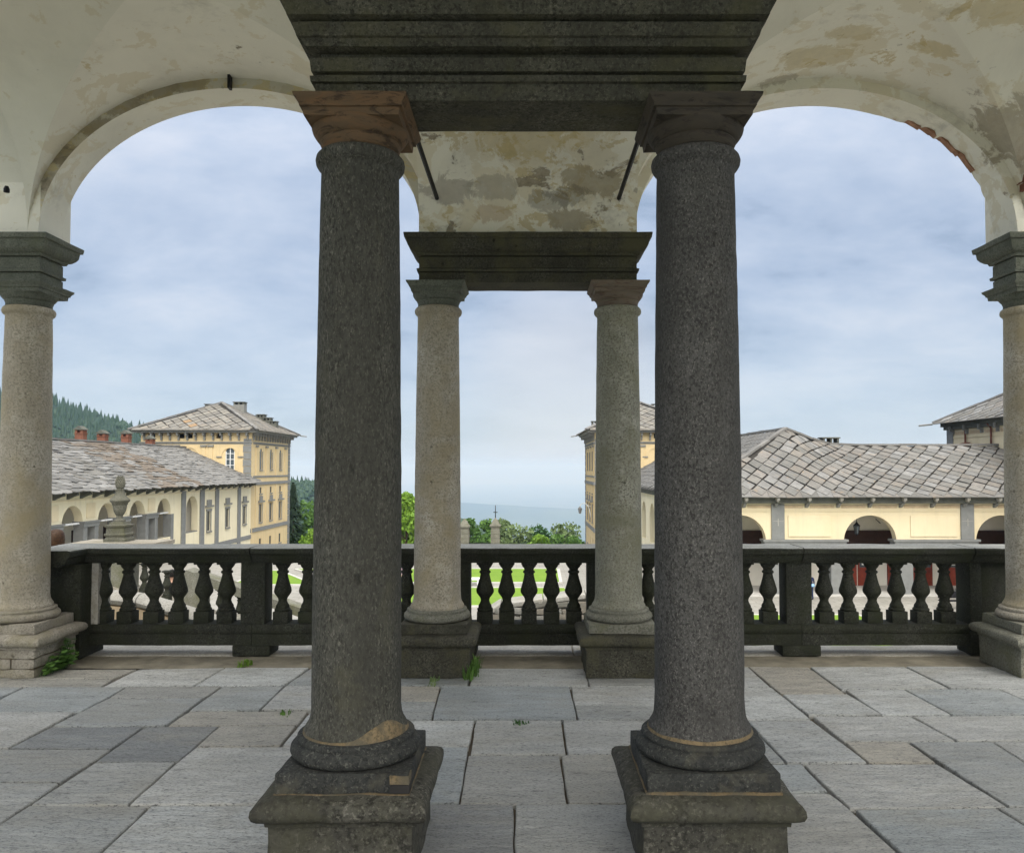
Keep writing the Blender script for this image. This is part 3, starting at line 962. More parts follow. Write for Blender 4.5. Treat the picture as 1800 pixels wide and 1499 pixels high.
# repaired corner in the plinth of the near brown-capped column
rc_ = [o for o in COL.objects if o.name == 'stone_column'][0]
put('mortar_patch', worn(MB().box(0.188, 0.263, -0.2655, -0.20, 0.372, 0.405), 0.02, 0.004, 20, 1), 'mortar', rc_, local=True, smooth='auto')
put('repair_block', worn(MB().box(0.190, 0.264, -0.2660, -0.20, 0.339, 0.371), 0.02, 0.003, 20, 2), 'hide_dark', rc_, local=True, smooth='auto')
# ------------------------------------------------------------------ entablature blocks
ENT = [(3.125, 0), (3.188, 0), (3.190, 0.014), (3.214, 0.018), (3.217, 0.012), (3.222, 0.0), (3.302, 0.0), (3.304, 0.018), (3.320, 0.026), (3.326, 0.044), (3.344, 0.066), (3.366, 0.082), (3.404, 0.088), (3.407, 0.104), (3.436, 0.110), (3.441, 0.108)]


ENT_NEAR = [(3.125, 0), (3.196, 0), (3.198, 0.016), (3.222, 0.019), (3.226, -0.006), (3.238, -0.006), (3.242, 0.014), (3.296, 0.02), (3.300, 0.0), (3.312, -0.018), (3.330, -0.018), (3.336, 0.034), (3.362, 0.048), (3.366, 0.062), (3.414, 0.076), (3.418, 0.056), (3.430, 0.056), (3.436, 0.094), (3.50, 0.112), (3.505, 0.128), (3.54, 0.132)]
ENT[6:7] = [(3.296, 0.0), (3.300, -0.012), (3.306, -0.012)]
ENT[2:3] = [(3.189, -0.008), (3.194, -0.008), (3.197, 0.014)]


def entablature(cx, cy, hx, hy, label, mat, seed, near=False, cut=0.07):
    prof = ENT_NEAR if near else [(3.441 - (3.441 - z) * 1.172, d) for z, d in ENT]
    o = put('entablature', worn(MB().rect_stack(cx, cy, hx, hy, prof), cut, 0.003, 6, seed), mat, loc=(cx, cy, 3.125), smooth='auto', angle=32)
    tag(o, label, 'stone lintel')
    return o


entablature(0, 3.36, 0.885, 0.15, 'wide dark mossy stone lintel across the two near columns', 'stone_dark', 2.0, True)
entablature(0, 6.32, 0.862, 0.155, 'smaller dark stone lintel across the two far central columns', 'stone_dark', 5.0)
entablature(-4.04, 6.32, 0.175, 0.155, 'square moulded block on the outer column beside the leafy plant pedestal', 'capital_green', 7.0)
entablature(4.04, 6.32, 0.175, 0.155, 'square moulded block on the outer column above the solid end pier', 'capital_green', 9.0)

# ================================================================== PORTICO: arches, vaults, walls
portico = empty('portico', 'flaking lime-washed vaulted portico with round arches over the terrace', 'portico', (0, 5, 3.44))
Y0, Y1 = 6.145, 6.455
ZS = 3.44


def half_bay(sx):
    """Arches and cross vault of one side bay. sx = -1 or 1."""
    xa, xb = sorted((sx * 4.22, sx * 0.862))
    a, b = sorted((sx * 3.872, sx * 0.85))
    skin = 'plaster' if sx < 0 else 'plaster_flaked'

    def nick(t):
        t = t if sx > 0 else 0
        if t < 0.60 or t > 0.95:
            return 0.0
        f = min(1, (t - 0.60) / 0.12, (0.95 - t) / 0.15)
        return f * (0.018 + 0.045 * abs(noise.noise(Vector((t * 26, 1, 0)))) + 0.018 * noise.noise(Vector((t * 110, 3, 0))))
    F = frame((xa, Y0, 0), (1, 0, 0), (0, 1, 0))
    put('facade_arch', wall_mesh(F, 0, xb - xa, ZS, 5.2, Y1 - Y0, [(a - xa, b - xa, ZS, ZS + 0.015, 1.165)], n=96, nick=nick if sx > 0 else None), 'plaster' if sx < 0 else 'plaster_flaked', portico, smooth='auto', angle=30)
    fa = portico.children[-1].data
    fa.materials.append(M['plaster_band'])
    for p in fa.polygons:                      # the damp strip between arch and vault
        if p.normal.y < -0.9 and abs(p.center.x) < 3.86 and p.center.z > 0.15:
            p.material_index = 1
    F = frame((xa, 3.21, 0), (1, 0, 0), (0, 1, 0))
    put('inner_arch', wall_mesh(F, 0, xb - xa, ZS + 0.10, 5.2, 0.30, [(a - xa, b - xa, ZS + 0.10, ZS + 0.105, 1.165)], n=40), skin, portico, smooth='auto', angle=30)
    # side arch between the outer column and the wall beside the camera
    x_in = sx * 3.885
    F = frame((x_in, 3.0, 0), (0, 1, 0), (sx, 0, 0))
    put('side_arch', wall_mesh(F, 0, 3.60, ZS, 5.2, 0.31, [(0.45, 3.21, ZS, ZS + 0.02, 1.325)], flip=(sx > 0), n=40), 'plaster_clean_shaded' if sx < 0 else skin, portico, smooth='auto', angle=30)
    # cross vault: four webs that meet on the groins
    xc, A, yc, B, RI = sx * 2.357, 1.60, 4.83, 1.3165, 1.262
    n1, n2 = 22, 22
    for k, (dx, dy) in enumerate(((0, 1), (0, -1), (1, 0), (-1, 0))):
        mb = MB()
        for i in range(n1 + 1):
            t = i / n1
            for j in range(n2 + 1):
                s = t * (-1 + 2 * j / n2)
                u, v = (s, dy * t) if dy else (dx * t, s)
                mb.v.append((xc + A * math.sin(PI / 2 * u), yc + B * math.sin(PI / 2 * v), ZS + 0.003 + RI * math.cos(PI / 2 * s) + 0.004 * noise.noise(Vector((u * 3 + sx, v * 3, 0)))))
        for i in range(n1):
            for j in range(n2):
                q = i * (n2 + 1) + j
                f = (q, q + 1, q + n2 + 2, q + n2 + 1)
                mb.f.append(f[::-1] if (dy == 1 or dx == -1) else f)
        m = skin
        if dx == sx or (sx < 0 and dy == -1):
            m = 'plaster_clean_shaded' if sx < 0 else skin
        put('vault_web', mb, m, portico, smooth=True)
    return a, b


half_bay(-1)
half_bay(1)
# short barrel between the two lintels, over the middle
F = frame((-0.86, 3.50, 0), (0, 1, 0), (1, 0, 0))
put('barrel_vault', wall_mesh(F, 0, 2.66, ZS, 5.2, 1.72, [(0.02, 2.64, ZS, ZS + 0.01, 1.12)], flip=True, n=40), 'plaster_soffit', portico, smooth='auto', angle=30)
put('block_wall', MB().box(-0.861, 0.861, 3.22, 3.499, 3.50, 5.19), 'plaster', portico)
put('block_wall', MB().box(-0.861, 0.861, 6.162, 6.45, 3.44, 5.19), 'plaster', portico)
# the room behind the camera that keeps the near columns in shade
put('ceiling', MB().box(-4.4, 4.4, -0.9, 3.20, 4.75, 4.95), 'plaster', portico)
for sx in (-1, 1):                       # the bay behind is open to the upper court
    put('rear_pier', MB().box(*sorted((sx * 4.2, sx * 3.80)), -0.9, -0.5, -0.02, 4.749), 'plaster', portico)
    put('rear_pier', MB().box(*sorted((sx * 0.95, sx * 0.62)), -0.9, -0.5, -0.02, 4.749), 'plaster', portico)
for sx in (-1, 1):                       # open arches on both sides of the bay behind as well
    F = frame((sx * 3.885, -0.49, 0), (0, 1, 0), (sx, 0, 0))
    put('side_arch', wall_mesh(F, 0, 3.488, -0.02, 4.75, 0.31, [(0.4, 3.0, -0.02, 3.44, 1.1)], flip=(sx > 0), n=24), 'plaster', portico, smooth='auto', angle=30)
    put('side_pier', MB().box(*sorted((sx * 4.2, sx * 3.886)), 3.002, 3.60, -0.02, 3.438), 'plaster', portico)
put('portico_roof', MB().box(-4.7, 4.7, -1.2, 6.8, 5.21, 5.5), 'roof_under', portico)
# broken plaster of the right arch: bricks show along the outer arris
bme = MB().box(-0.055, 0.055, -0.028, 0.028, -0.03, 0.03).mesh('arch_brick')
bme.materials.append(M['brick_pale'])
xc, ax = 2.361, 1.511
for i in range(26):
    ang = R(19 + i * 2.0)
    ca, sa = math.cos(ang), math.sin(ang)
    if noise.noise(Vector((i * 0.7, 3, 1))) < -0.25:
        continue
    k = 1.033 + 0.014 * random.random()
    p = Vector((xc + ax * k * ca, 6.415, ZS + 0.015 + 1.165 * k * sa))
    o = instance(bme, 'brick', portico, Matrix.Translation(p) @ Matrix.Rotation(-(ang - PI / 2) , 4, 'Y') @ Matrix.Rotation(random.uniform(-0.08, 0.08), 4, 'X'))
# bare bricks where the render has fallen off the side arch
bme2 = MB().box(-0.012, 0.012, -0.11, 0.11, -0.028, 0.028).mesh('wall_brick')
bme2.materials.append(M['brick'])
for r_ in range(4):
    for c_ in range(2):
        instance(bme2, 'brick', portico, Matrix.Translation((3.884, 6.00 - 0.232 * c_ + (0.1 if r_ % 2 else 0), 3.80 + r_ * 0.064)))
# ------------------------------------------------------------------ iron tie rods and fittings
for sx, w in ((-1, 'brown-capped'), (1, 'black-capped')):
    o = put('tie_rod', MB().tube((sx * 0.715, 3.52, 3.72), (sx * 0.715, 6.10, 3.72), 0.017, 8), 'iron', loc=(sx * 0.715, 3.52, 3.72), smooth='auto')
    tag(o, 'black iron tie rod under the flaking barrel vault, beside the %s near column' % w, 'tie rod')
o = put('iron_hook', MB().box(-2.372, -2.352, 6.09, 6.143, 4.600, 4.72), 'iron', loc=(-2.36, 6.1, 4.6))
tag(o, 'short black iron stub at the crown of the arch on the woman\'s side', 'iron hook')
o = put('iron_stud', MB().lathe(-3.83, 5.70, [(0.0, 0), (0.02, 0.005), (0.02, 0.03), (0.012, 0.05)], 10, z0=3.62), 'iron', loc=(-3.83, 5.7, 3.62))
tag(o, 'small black iron stud on the plain plaster above the outer column by the leafy plant', 'iron stud')

# ================================================================== BALUSTRADES
BAL = [(0.060, 0.098), (0.067, 0.104), (0.069, 0.116), (0.062, 0.126), (0.056, 0.130), (0.058, 0.140), (0.054, 0.152), (0.043, 0.170), (0.037, 0.190), (0.042, 0.212), (0.058, 0.234), (0.073, 0.256), (0.076, 0.274), (0.072, 0.296), (0.060, 0.336), (0.048, 0.380), (0.041, 0.412), (0.040, 0.424), (0.049, 0.429), (0.051, 0.438), (0.047, 0.447), (0.038, 0.452), (0.041, 0.466), (0.055, 0.482), (0.063, 0.498), (0.066, 0.508)]


def baluster_mesh(seed):
    mb = MB().lathe(0, 0, BAL, 20, 0.004, seed, 9)
    w = worn(MB().box(-0.066, 0.066, -0.066, 0.066, 0, 0.10), 0.07, 0.004, 12, seed, edge=0.004)
    mb.add(w.v, w.f)
    mb.box(-0.068, 0.068, -0.068, 0.068, 0.506, 0.53)
    me = mb.mesh('baluster')
    me.materials.append(M['balustrade'])
    for p in me.polygons:
        p.use_smooth = True
    me.set_sharp_from_angle(angle=R(40))
    return me


BALM = [baluster_mesh(i * 7.3) for i in range(4)]
BY = 6.90
PX = lambda px: (px - 928) / 1380 * BY


def bar(x0, x1, yc, hy, prof, axis='x'):
    """Moulded bar along x (or y) with flat ends."""
    sec = [(yc - hy - d, z) for z, d in prof] + [(yc + hy + d, z) for z, d in reversed(prof)]
    n = len(sec)
    mb = MB()
    for x in (x0, x1):
        mb.v += [((x, y, z) if axis == 'x' else (y, x, z)) for y, z in sec]
    fs = [(i, (i + 1) % n, n + (i + 1) % n, n + i) for i in range(n)] + [tuple(range(n))[::-1], tuple(range(n, 2 * n))]
    mb.f = fs if axis == 'y' else [f[::-1] for f in fs]
    return mb


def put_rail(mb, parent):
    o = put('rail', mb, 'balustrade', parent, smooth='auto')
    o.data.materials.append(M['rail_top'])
    for p in o.data.polygons:                  # rain-washed top, paled further to carry the sky light
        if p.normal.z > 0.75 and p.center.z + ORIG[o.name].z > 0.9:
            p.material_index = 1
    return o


RAIL = [(0.788, -0.035), (0.806, -0.03), (0.810, -0.012), (0.828, -0.002), (0.850, 0.008), (0.866, 0.022), (0.872, 0.034), (0.905, 0.040), (0.918, 0.034), (0.923, 0.015)]


def balustrade(label, x0, x1, bal, piers, rails, seed):
    r = empty('balustrade', label, 'balustrade', ((x0 + x1) / 2, BY, 0), 'stone balustrade along the terrace edge')
    for a, b in rails:
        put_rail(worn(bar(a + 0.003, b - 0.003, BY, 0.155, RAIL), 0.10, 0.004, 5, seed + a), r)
        put('base_beam', worn(bar(a + 0.002, b - 0.002, BY, 0.115, [(0.085, 0), (0.175, 0), (0.18, -0.008), (0.19, 0.0), (0.225, 0.004), (0.24, -0.004), (0.262, -0.006)]), 0.10, 0.004, 5, seed + b), 'balustrade', r, smooth='auto')
    for a, b, foot in piers:
        put('pier', worn(MB().box(a, b, BY - 0.10, BY + 0.10, 0.26, 0.79), 0.09, 0.004, 6, a, edge=0.006), 'balustrade', r, smooth='auto')
        if foot:
            put('foot_block', worn(MB().box(a - 0.05, b + 0.06, BY - 0.14, BY + 0.12, -0.004, 0.086), 0.08, 0.006, 6, a, edge=0.01), 'balustrade', r, smooth='auto')
    for i, x in enumerate(bal):
        rot = Matrix.Rotation(random.choice((0, 1, 2, 3)) * PI / 2 + random.uniform(-0.03, 0.03), 4, 'Z')
        instance(BALM[i % 4], 'baluster', r, Matrix.Translation((x, BY + random.uniform(-0.006, 0.006), 0.260)) @ rot)
    return r


bl = balustrade('weathered balustrade ending by the leafy plant, stairs showing between its balusters', -4.1, -0.82,
                [PX(v) for v in (187, 230, 275, 318, 362, 402, 500, 543, 586, 629, 672, 716)], [(PX(433), PX(475), True), (PX(747), PX(828), True)],
                [(PX(165), PX(454)), (PX(454), PX(800))], 3)
put('pier', worn(MB().box(-4.10, -3.76, 6.64, 7.02, 0.0, 0.79), 0.1, 0.005, 6, 2, edge=0.008), 'balustrade', bl, smooth='auto')
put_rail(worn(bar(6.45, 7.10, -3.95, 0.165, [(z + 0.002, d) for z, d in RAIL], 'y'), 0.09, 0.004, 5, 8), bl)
put('pier', worn(MB().box(-3.757, -3.70, 6.80, 7.0, 0.262, 0.79), 0.1, 0.004, 6, 4), 'coping', bl, smooth='auto')
balustrade('very dark balustrade between the two pale central columns, lawns behind its five balusters', -0.6, 0.6,
           [PX(v) for v in (853, 891, 930, 969, 1008)], [(PX(1031), PX(1112), True)], [(PX(800), PX(1058))], 13)
br = balustrade('weathered balustrade in front of the red-doored arcade, solid pier at its end', 0.65, 4.2,
                [PX(v) for v in (1138, 1180, 1222, 1264, 1306, 1348, 1445, 1487, 1529, 1572, 1614, 1656)], [(PX(1373), PX(1417), True)],
                [(PX(1058), PX(1398)), (PX(1398), PX(1690))], 23)
put('pier', worn(MB().box(3.80, 3.90, 6.79, 7.02, 0.0, 0.79), 0.1, 0.005, 6, 2, edge=0.008), 'balustrade', br, smooth='auto')
put('end_panel', worn(MB().box(3.90, 4.45, 6.86, 7.02, 0.0, 0.79), 0.1, 0.005, 6, 6, edge=0.008), 'balustrade', br, smooth='auto')
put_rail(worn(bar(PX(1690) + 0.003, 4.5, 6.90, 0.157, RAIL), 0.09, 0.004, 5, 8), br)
put('base_beam', worn(MB().box(3.79, 4.45, 6.775, 6.855, 0.0, 0.26), 0.09, 0.004, 5, 8, edge=0.006), 'balustrade', br, smooth='auto')

# ================================================================== plants on the terrace
def blades(name, label, spots, h, n, mat, broad=False):
    c = spots[0]
    r = empty(name, label, 'weed', (c[0], c[1], 0))
    mb = MB()
    for i in range(n):
        p = random.choice(spots)
        a = random.uniform(0, 2 * PI)
        x = p[0] + random.gauss(0, 0.022); y = p[1] + random.gauss(0, 0.022)
        hh = h * random.uniform(0.4, 1.1); w = random.uniform(0.003, 0.006)
        dx, dy = math.cos(a) * hh * 0.45, math.sin(a) * hh * 0.45
        px, py = -math.sin(a) * w, math.cos(a) * w
        mb.add([(x - px, y - py, -0.01), (x + px, y + py, -0.01), (x + dx * 0.4 + px, y + dy * 0.4 + py, hh * 0.65), (x + dx * 0.4 - px, y + dy * 0.4 - py, hh * 0.65), (x + dx, y + dy, hh)], [(0, 1, 2, 3), (3, 2, 4)])
    o = put('blades', mb, mat, r); o['kind'] = 'stuff'
    return r


blades('grass_tuft', 'green grass tuft growing along the foot of the pale column with the green capital', [(-0.43, 6.10), (-0.42, 6.22), (-0.41, 6.34), (-0.45, 6.02)], 0.13, 130, 'leaf_mid')
blades('grass_tuft', 'small weed in the joint in the middle of the open floor', [(-0.055, 4.985), (-0.03, 4.99)], 0.02, 40, 'leaf_dark')
blades('grass_tuft', 'low tuft by the edge of the earth strip near the stair side pier', [(-2.32, 6.42), (-2.29, 6.48)], 0.05, 60, 'leaf_bright')
blades('grass_tuft', 'tiny weed on the broken slab behind the brown-capped near column', [(-1.60, 5.19), (-1.58, 5.19)], 0.02, 28, 'leaf_mid')
blades('grass_tuft', 'sparse dry grass in the joint beside the black-capped near column', [(1.06, 5.98), (1.10, 5.76), (1.245, 4.95), (1.27, 4.87)], 0.03, 50, 'leaf_pale')
blades('grass_tuft', 'dry tuft in the slab joint in front of the grassy pale column', [(-0.71, 5.96), (-0.715, 5.85)], 0.04, 40, 'leaf_pale')
r = empty('leafy_plant', 'bright green leafy plant rooted at the foot of the beige pedestal', 'plant', (-3.78, 6.25, 0))
mb = MB(); st = MB()
for i in range(42):
    x = -3.765 + random.gauss(0, 0.01) + 0.018 * (i % 3); y = 6.10 + 0.36 * random.random()
    hh = random.uniform(0.05, 0.20) * (1.2 if y > 6.3 else 0.8); a = random.uniform(-0.9, 0.9)
    tip = (x + 0.06 * math.cos(a), y + 0.06 * math.sin(a), hh)
    st.tube((x, y, -0.01), tip, 0.003, 5, 0.0015)
    for k in range(5):
        f = 0.35 + 0.16 * k
        q = Vector((x, y, 0)).lerp(Vector(tip), f); s = 0.018 + 0.012 * random.random(); b = random.uniform(0, 2 * PI)
        d = Vector((math.cos(b), math.sin(b), random.uniform(-0.3, 0.4))) * s * 1.6; e = Vector((-math.sin(b), math.cos(b), 0.2)) * s
        mb.add([q, q + d * 0.5 + e, q + d * 1.3, q + d * 0.5 - e], [(0, 1, 2, 3)])
put('leaves', mb, 'leaf_mid', r)['kind'] = 'stuff'
put('stems', st, 'leaf_dark', r)['kind'] = 'stuff'

# ================================================================== GROUND: courtyard, slope, far country
GZ = -6.12
put('courtyard', MB().quad((-70, -8, GZ), (70, -8, GZ), (70, 66, GZ), (-70, 66, GZ)).quad((-70, 66, GZ), (70, 66, GZ), (70, 95, -10.2), (-70, 95, -10.2)).quad((-70, 95, -10.2), (70, 95, -10.2), (70, 112, -10.4), (-70, 112, -10.4)), 'pavement', kind='structure')


def lawn(poly, z=GZ):
    mb = MB(); n = len(poly)
    mb.v = [(x, y, z + 0.004) for x, y in poly] + [(x, y, z + 0.09) for x, y in poly]
    mb.f = [tuple(range(n, 2 * n))] + [(i, (i + 1) % n, n + (i + 1) % n, n + i) for i in range(n)]
    o = put('lawn', mb, 'grass', kind='structure')
    k = MB()
    for (a, b) in zip(poly, poly[1:] + poly[:1]):
        a = Vector((*a, 0)); b = Vector((*b, 0)); d = (b - a).normalized(); w = Vector((d.y, -d.x, 0)) * 0.22
        pts = [a - d * 0.0, b, b + w, a + w]
        k.v += [(p.x, p.y, z + 0.006) for p in pts] + [(p.x, p.y, z + 0.11) for p in pts]
        q = len(k.v) - 8
        k.f += [(q + 4, q + 7, q + 6, q + 5), (q, q + 1, q + 5, q + 4), (q + 1, q + 2, q + 6, q + 5), (q + 2, q + 3, q + 7, q + 6), (q + 3, q, q + 4, q + 7)]
    put('kerb', k, 'kerb', o)
    return o


lawn([(-12.0, 53.0), (2.1, 53.0), (2.2, 60.0), (-17.6, 60.0)])
lawn([(-8.0, 44.0), (2.9, 44.0), (2.3, 50.5), (-12.5, 50.5)])
lawn([(-19.5, 52.0), (-14.2, 52.0), (-18.6, 59.0), (-19.5, 59.0)])
lawn([(8.2, 33.0), (16.8, 33.0), (17.2, 41.2), (8.6, 41.2)])


def smooth_interp(x, pts):
    if x <= pts[0][0]:
        return pts[0][1]
    for (a, ya), (b, yb) in zip(pts, pts[1:]):
        if x <= b:
            t = (x - a) / (b - a)
            return ya + (yb - ya) * t
    return pts[-1][1]


RIDGE = [(-2500, 230), (-900, 175), (-552, 98), (-500, 80), (-452, 60), (-380, 30), (-273, -16), (-225, -20), (-136, -36), (-60, -62), (40, -120), (300, -190)]
BASE = [(0, -14), (112, -14), (140, -22), (300, -75), (900, -190), (2500, -480), (6000, -820), (100000, -890)]


def land_z(x, y):
    r = math.hypot(x, y)
    b = smooth_interp(r, BASE)
    if y > 0:
        u = (y - 900) / (260 if y < 900 else 400)
        top = smooth_interp(x * 900 / max(y, 300), RIDGE)
        b += max(0, top - smooth_interp(900, BASE)) * math.exp(-u * u)
        u = (y - 12000) / 1700
        if abs(u) < 3:
            b += (288 - 0.062 * (x + 900) + 26 * noise.noise(Vector((x / 2600, 1.3, 0))) + 10 * noise.noise(Vector((x / 500, y / 1500, 0)))) * math.exp(-u * u)
    if 200 < r < 30000:
        b += noise.noise(Vector((x / 90, y / 90, 3))) * min(8, r / 90)
    return b


mb = MB()
angs = [-180 + 12 * i for i in range(10)] + [-60 + 1.0 * i for i in range(121)] + [72 + 12 * i for i in range(9)]
rads = [2.0]
while rads[-1] < 42000:
    r0 = rads[-1]
    rads.append(r0 * (1.6 if r0 < 60 else 1.055))
for r0 in rads:
    for a in angs:
        x, y = r0 * math.sin(R(a)), r0 * math.cos(R(a))
        mb.v.append((x, y, land_z(x, y)))
na = len(angs)
for i in range(len(rads) - 1):
    for j in range(na):
        k = (j + 1) % na
        mb.f.append((i * na + j, i * na + k, (i + 1) * na + k, (i + 1) * na + j))
put('ground', mb, 'land', kind='structure', smooth=True)


# ================================================================== TREES
def leaf_cloud(mb, c, rad, n, size, fill=0.55):
    for _ in range(n):
        u = random.uniform(-1, 1); a = random.uniform(0, 2 * PI); s = math.sqrt(1 - u * u)
        rr = (fill + (1 - fill) * random.random()) * (1 + 0.22 * noise.noise(Vector((s * math.cos(a) * 2 + c[0], s * math.sin(a) * 2, u * 2))))
        p = Vector((c[0] + rad[0] * rr * s * math.cos(a), c[1] + rad[1] * rr * s * math.sin(a), c[2] + rad[2] * rr * u))
        d = Vector((random.gauss(0, 1), random.gauss(0, 1), random.gauss(0, 0.6))).normalized()
        e = d.orthogonal().normalized()
        e = (Matrix.Rotation(random.uniform(0, 6.28), 3, d) @ e)
        f = d.cross(e)
        k = size * random.uniform(0.6, 1.4)
        mb.add([p - e * k, p + f * k * 0.6, p + e * k, p - f * k * 0.6], [(0, 1, 2, 3)])


def tree(loc, h, w, label, leaf, n=1700, size=0.28, trunk_h=0.35, seed=1):
    random.seed(seed)
    x, y, z = loc
    r = empty('broadleaf_tree', label, 'tree', loc, 'trees beyond the gate')
    t = MB()
    t.tube((x, y, z), (x + 0.1, y, z + h * 0.55), 0.035 * h * 0.6, 9, 0.012 * h)
    lobes = []
    for i in range(9):
        a = random.uniform(0, 6.28); q = random.uniform(0.15, 0.62)
        zz = z + h * random.uniform(trunk_h, 0.86)
        k = 1 - 0.55 * abs((zz - z) / h - 0.55) * 2
        lobes.append((x + w * q * 0.62 * math.cos(a) * k, y + w * q * 0.62 * math.sin(a) * k, zz))
    lobes.append((x, y, z + h * 0.85)); lobes.append((x, y, z + h * 0.6))
    for lb in lobes[:7]:
        t.tube((x + 0.05, y, z + h * 0.3), lb, 0.012 * h, 6, 0.004 * h)
    put('trunk', t, 'bark', r, smooth=True)
    m = MB()
    for lb in lobes:
        s = w * random.uniform(0.19, 0.30)
        leaf_cloud(m, lb, (s, s, min(s * 0.85, max(0.4, z + h - lb[2] + 0.1))), n // len(lobes), size)
    put('crown', m, leaf, r)
    return r


def X_at(px, Y):
    return (px - 928) / 1380 * Y


tree((X_at(714, 84), 84, -8.7), 8.1, 5.2, 'bright spring-green tree standing beside the grassy pale column, cut off by it', 'leaf_bright', 3200, 0.24, seed=3, trunk_h=0.08)
for k, (px, top, Y, w, leaf, label) in enumerate((
        (853, 906, 116, 4.6, 'leaf_mid', 'rounded mid-green tree seen between the two gate pillars'),
        (884, 899, 128, 4.2, 'leaf_pale', 'tall thin pale tree rising just behind the pillar with the iron cross'),
        (909, 921, 118, 6.2, 'leaf_pale', 'broad dull green tree right of the iron-cross pillar'),
        (943, 914, 126, 5.0, 'leaf_dark', 'dark rounded tree, darkest beyond the gate'),
        (996, 915, 122, 6.2, 'leaf_pale', 'loose pale tree closest to the yellow palace with the bracket lamp'),
        (949, 935, 112, 3.6, 'leaf_bright', 'small bright yellow-green bush tree in front of the darkest tree'),
        (1010, 936, 117, 3.4, 'leaf_mid', 'low green tree at the foot of the loose pale one'),
        (826, 899, 122, 3.6, 'leaf_mid', 'slim green tree rising behind the plain gate pillar'),
        (975, 938, 114, 4.0, 'leaf_mid', 'low rounded green tree between the bright bush and the palace trees'))):
    zt = 1.6 - (top - 823) / 1380 * Y
    zb = land_z(X_at(px, Y), Y) + 0.3
    tree((X_at(px, Y), Y, zb), zt - zb, w, label, leaf, 1500, 0.26, seed=20 + k, trunk_h=0.25)


def conifer(loc, h, w, label, seed):
    random.seed(seed)
    x, y, z = loc
    r = empty('conifer', label, 'tree', loc)
    put('trunk', MB().tube((x, y, z), (x, y, z + h * 0.95), 0.02 * h, 8, 0.02), 'bark', r, smooth=True)
    m = MB()
    for i in range(2000):
        t = random.random() ** 0.8
        rr = w * 0.5 * (1 - t) ** 0.8 * random.uniform(0.35, 1.05) + 0.1
        a = random.uniform(0, 6.28)
        p = Vector((x + rr * math.cos(a), y + rr * math.sin(a), z + h * (0.06 + 0.94 * t)))
        o_ = Vector((math.cos(a), math.sin(a), -0.55)) * random.uniform(0.35, 0.7); s_ = Vector((-math.sin(a), math.cos(a), 0)) * 0.16
        m.add([p - o_ * 0.5 - s_, p - o_ * 0.5 + s_, p + o_ * 0.5], [(0, 1, 2)])
    put('crown', m, 'conifer', r)


conifer((X_at(516, 110), 110, -14.5), 14.0, 5.6, 'tall dark conifer standing beside the yellow palace wall', 5)
conifer((X_at(505, 118), 118, -16), 14.2, 5.0, 'dark conifer half hidden behind the corner of the yellow palace', 6)
tree((X_at(541, 112), 112, -15.5), 13.0, 6.5, 'full mid-green tree between the dark conifer and the brown-capped near column', 'leaf_mid', 2200, 0.3, seed=60, trunk_h=0.2)
tree((X_at(556, 104), 104, -14), 8.0, 5.0, 'low bright green tree beside the brown-capped near column', 'leaf_bright', 1700, 0.26, seed=61, trunk_h=0.2)
# the wooded hill: nobody counts it
random.seed(11)
fm = MB()
for _ in range(5200):
    y = random.uniform(500, 960)
    x = random.uniform(-0.70, -0.10) * y
    z = land_z(x, y) - 0.5
    con = noise.noise(Vector((x / 120, y / 120, 7))) + (0.22 if x < -0.36 * y else -0.2) + random.uniform(-0.15, 0.15) > 0
    h = random.uniform(6, 16) if con else random.uniform(5, 11)
    w = h * (random.uniform(0.16, 0.22) if con else random.uniform(0.34, 0.5))
    n = 6
    a0 = random.uniform(0, 6)
    tiers = ((0.10, 1.0), (0.42, 0.66), (0.70, 0.36)) if con else ((0.15, 0.75), (0.5, 1.0), (0.8, 0.62))
    o = len(fm.v)
    for tz, tr in tiers:
        for j in range(n):
            a = a0 + j * 2 * PI / n
            rr = w * tr * random.uniform(0.75, 1.15)
            fm.v.append((x + rr * math.cos(a), y + rr * math.sin(a), z + h * (tz + random.uniform(-0.04, 0.04))))
    fm.v.append((x, y, z + h))
    for t in range(2):
        for j in range(n):
            b = o + t * n; k = (j + 1) % n
            fm.f.append((b + j, b + k, b + n + k, b + n + j))
    for j in range(n):
        fm.f.append((o + 2 * n + j, o + 2 * n + (j + 1) % n, o + 3 * n))
put('forest', fm, 'forest', kind='stuff')


# ================================================================== ROOF SLATES
def diamond(seed, hw=0.5, hh=0.5, th=0.045):
    random.seed(seed)
    j = lambda: random.uniform(-0.03, 0.03)
    p = [(0 + j(), -hh + j()), (hw + j(), 0 + j()), (0 + j(), hh + j()), (-hw + j(), 0 + j())]
    q = []
    for i in range(4):
        a, b = p[i], p[(i + 1) % 4]
        q += [a, ((a[0] + b[0]) / 2 + j() * 0.4, (a[1] + b[1]) / 2 + j() * 0.4)]
    n = len(q)
    lift = lambda y: 0.035 * (0.5 - y)
    mb = MB()
    mb.v = [(x, y, lift(y) - th) for x, y in q] + [(x, y, lift(y)) for x, y in q]
    mb.f = [tuple(range(n, 2 * n))] + [(i, (i + 1) % n, n + (i + 1) % n, n + i) for i in range(n)]
    me = mb.mesh('roof_slate'); me.materials.append(M['slate'])
    return me


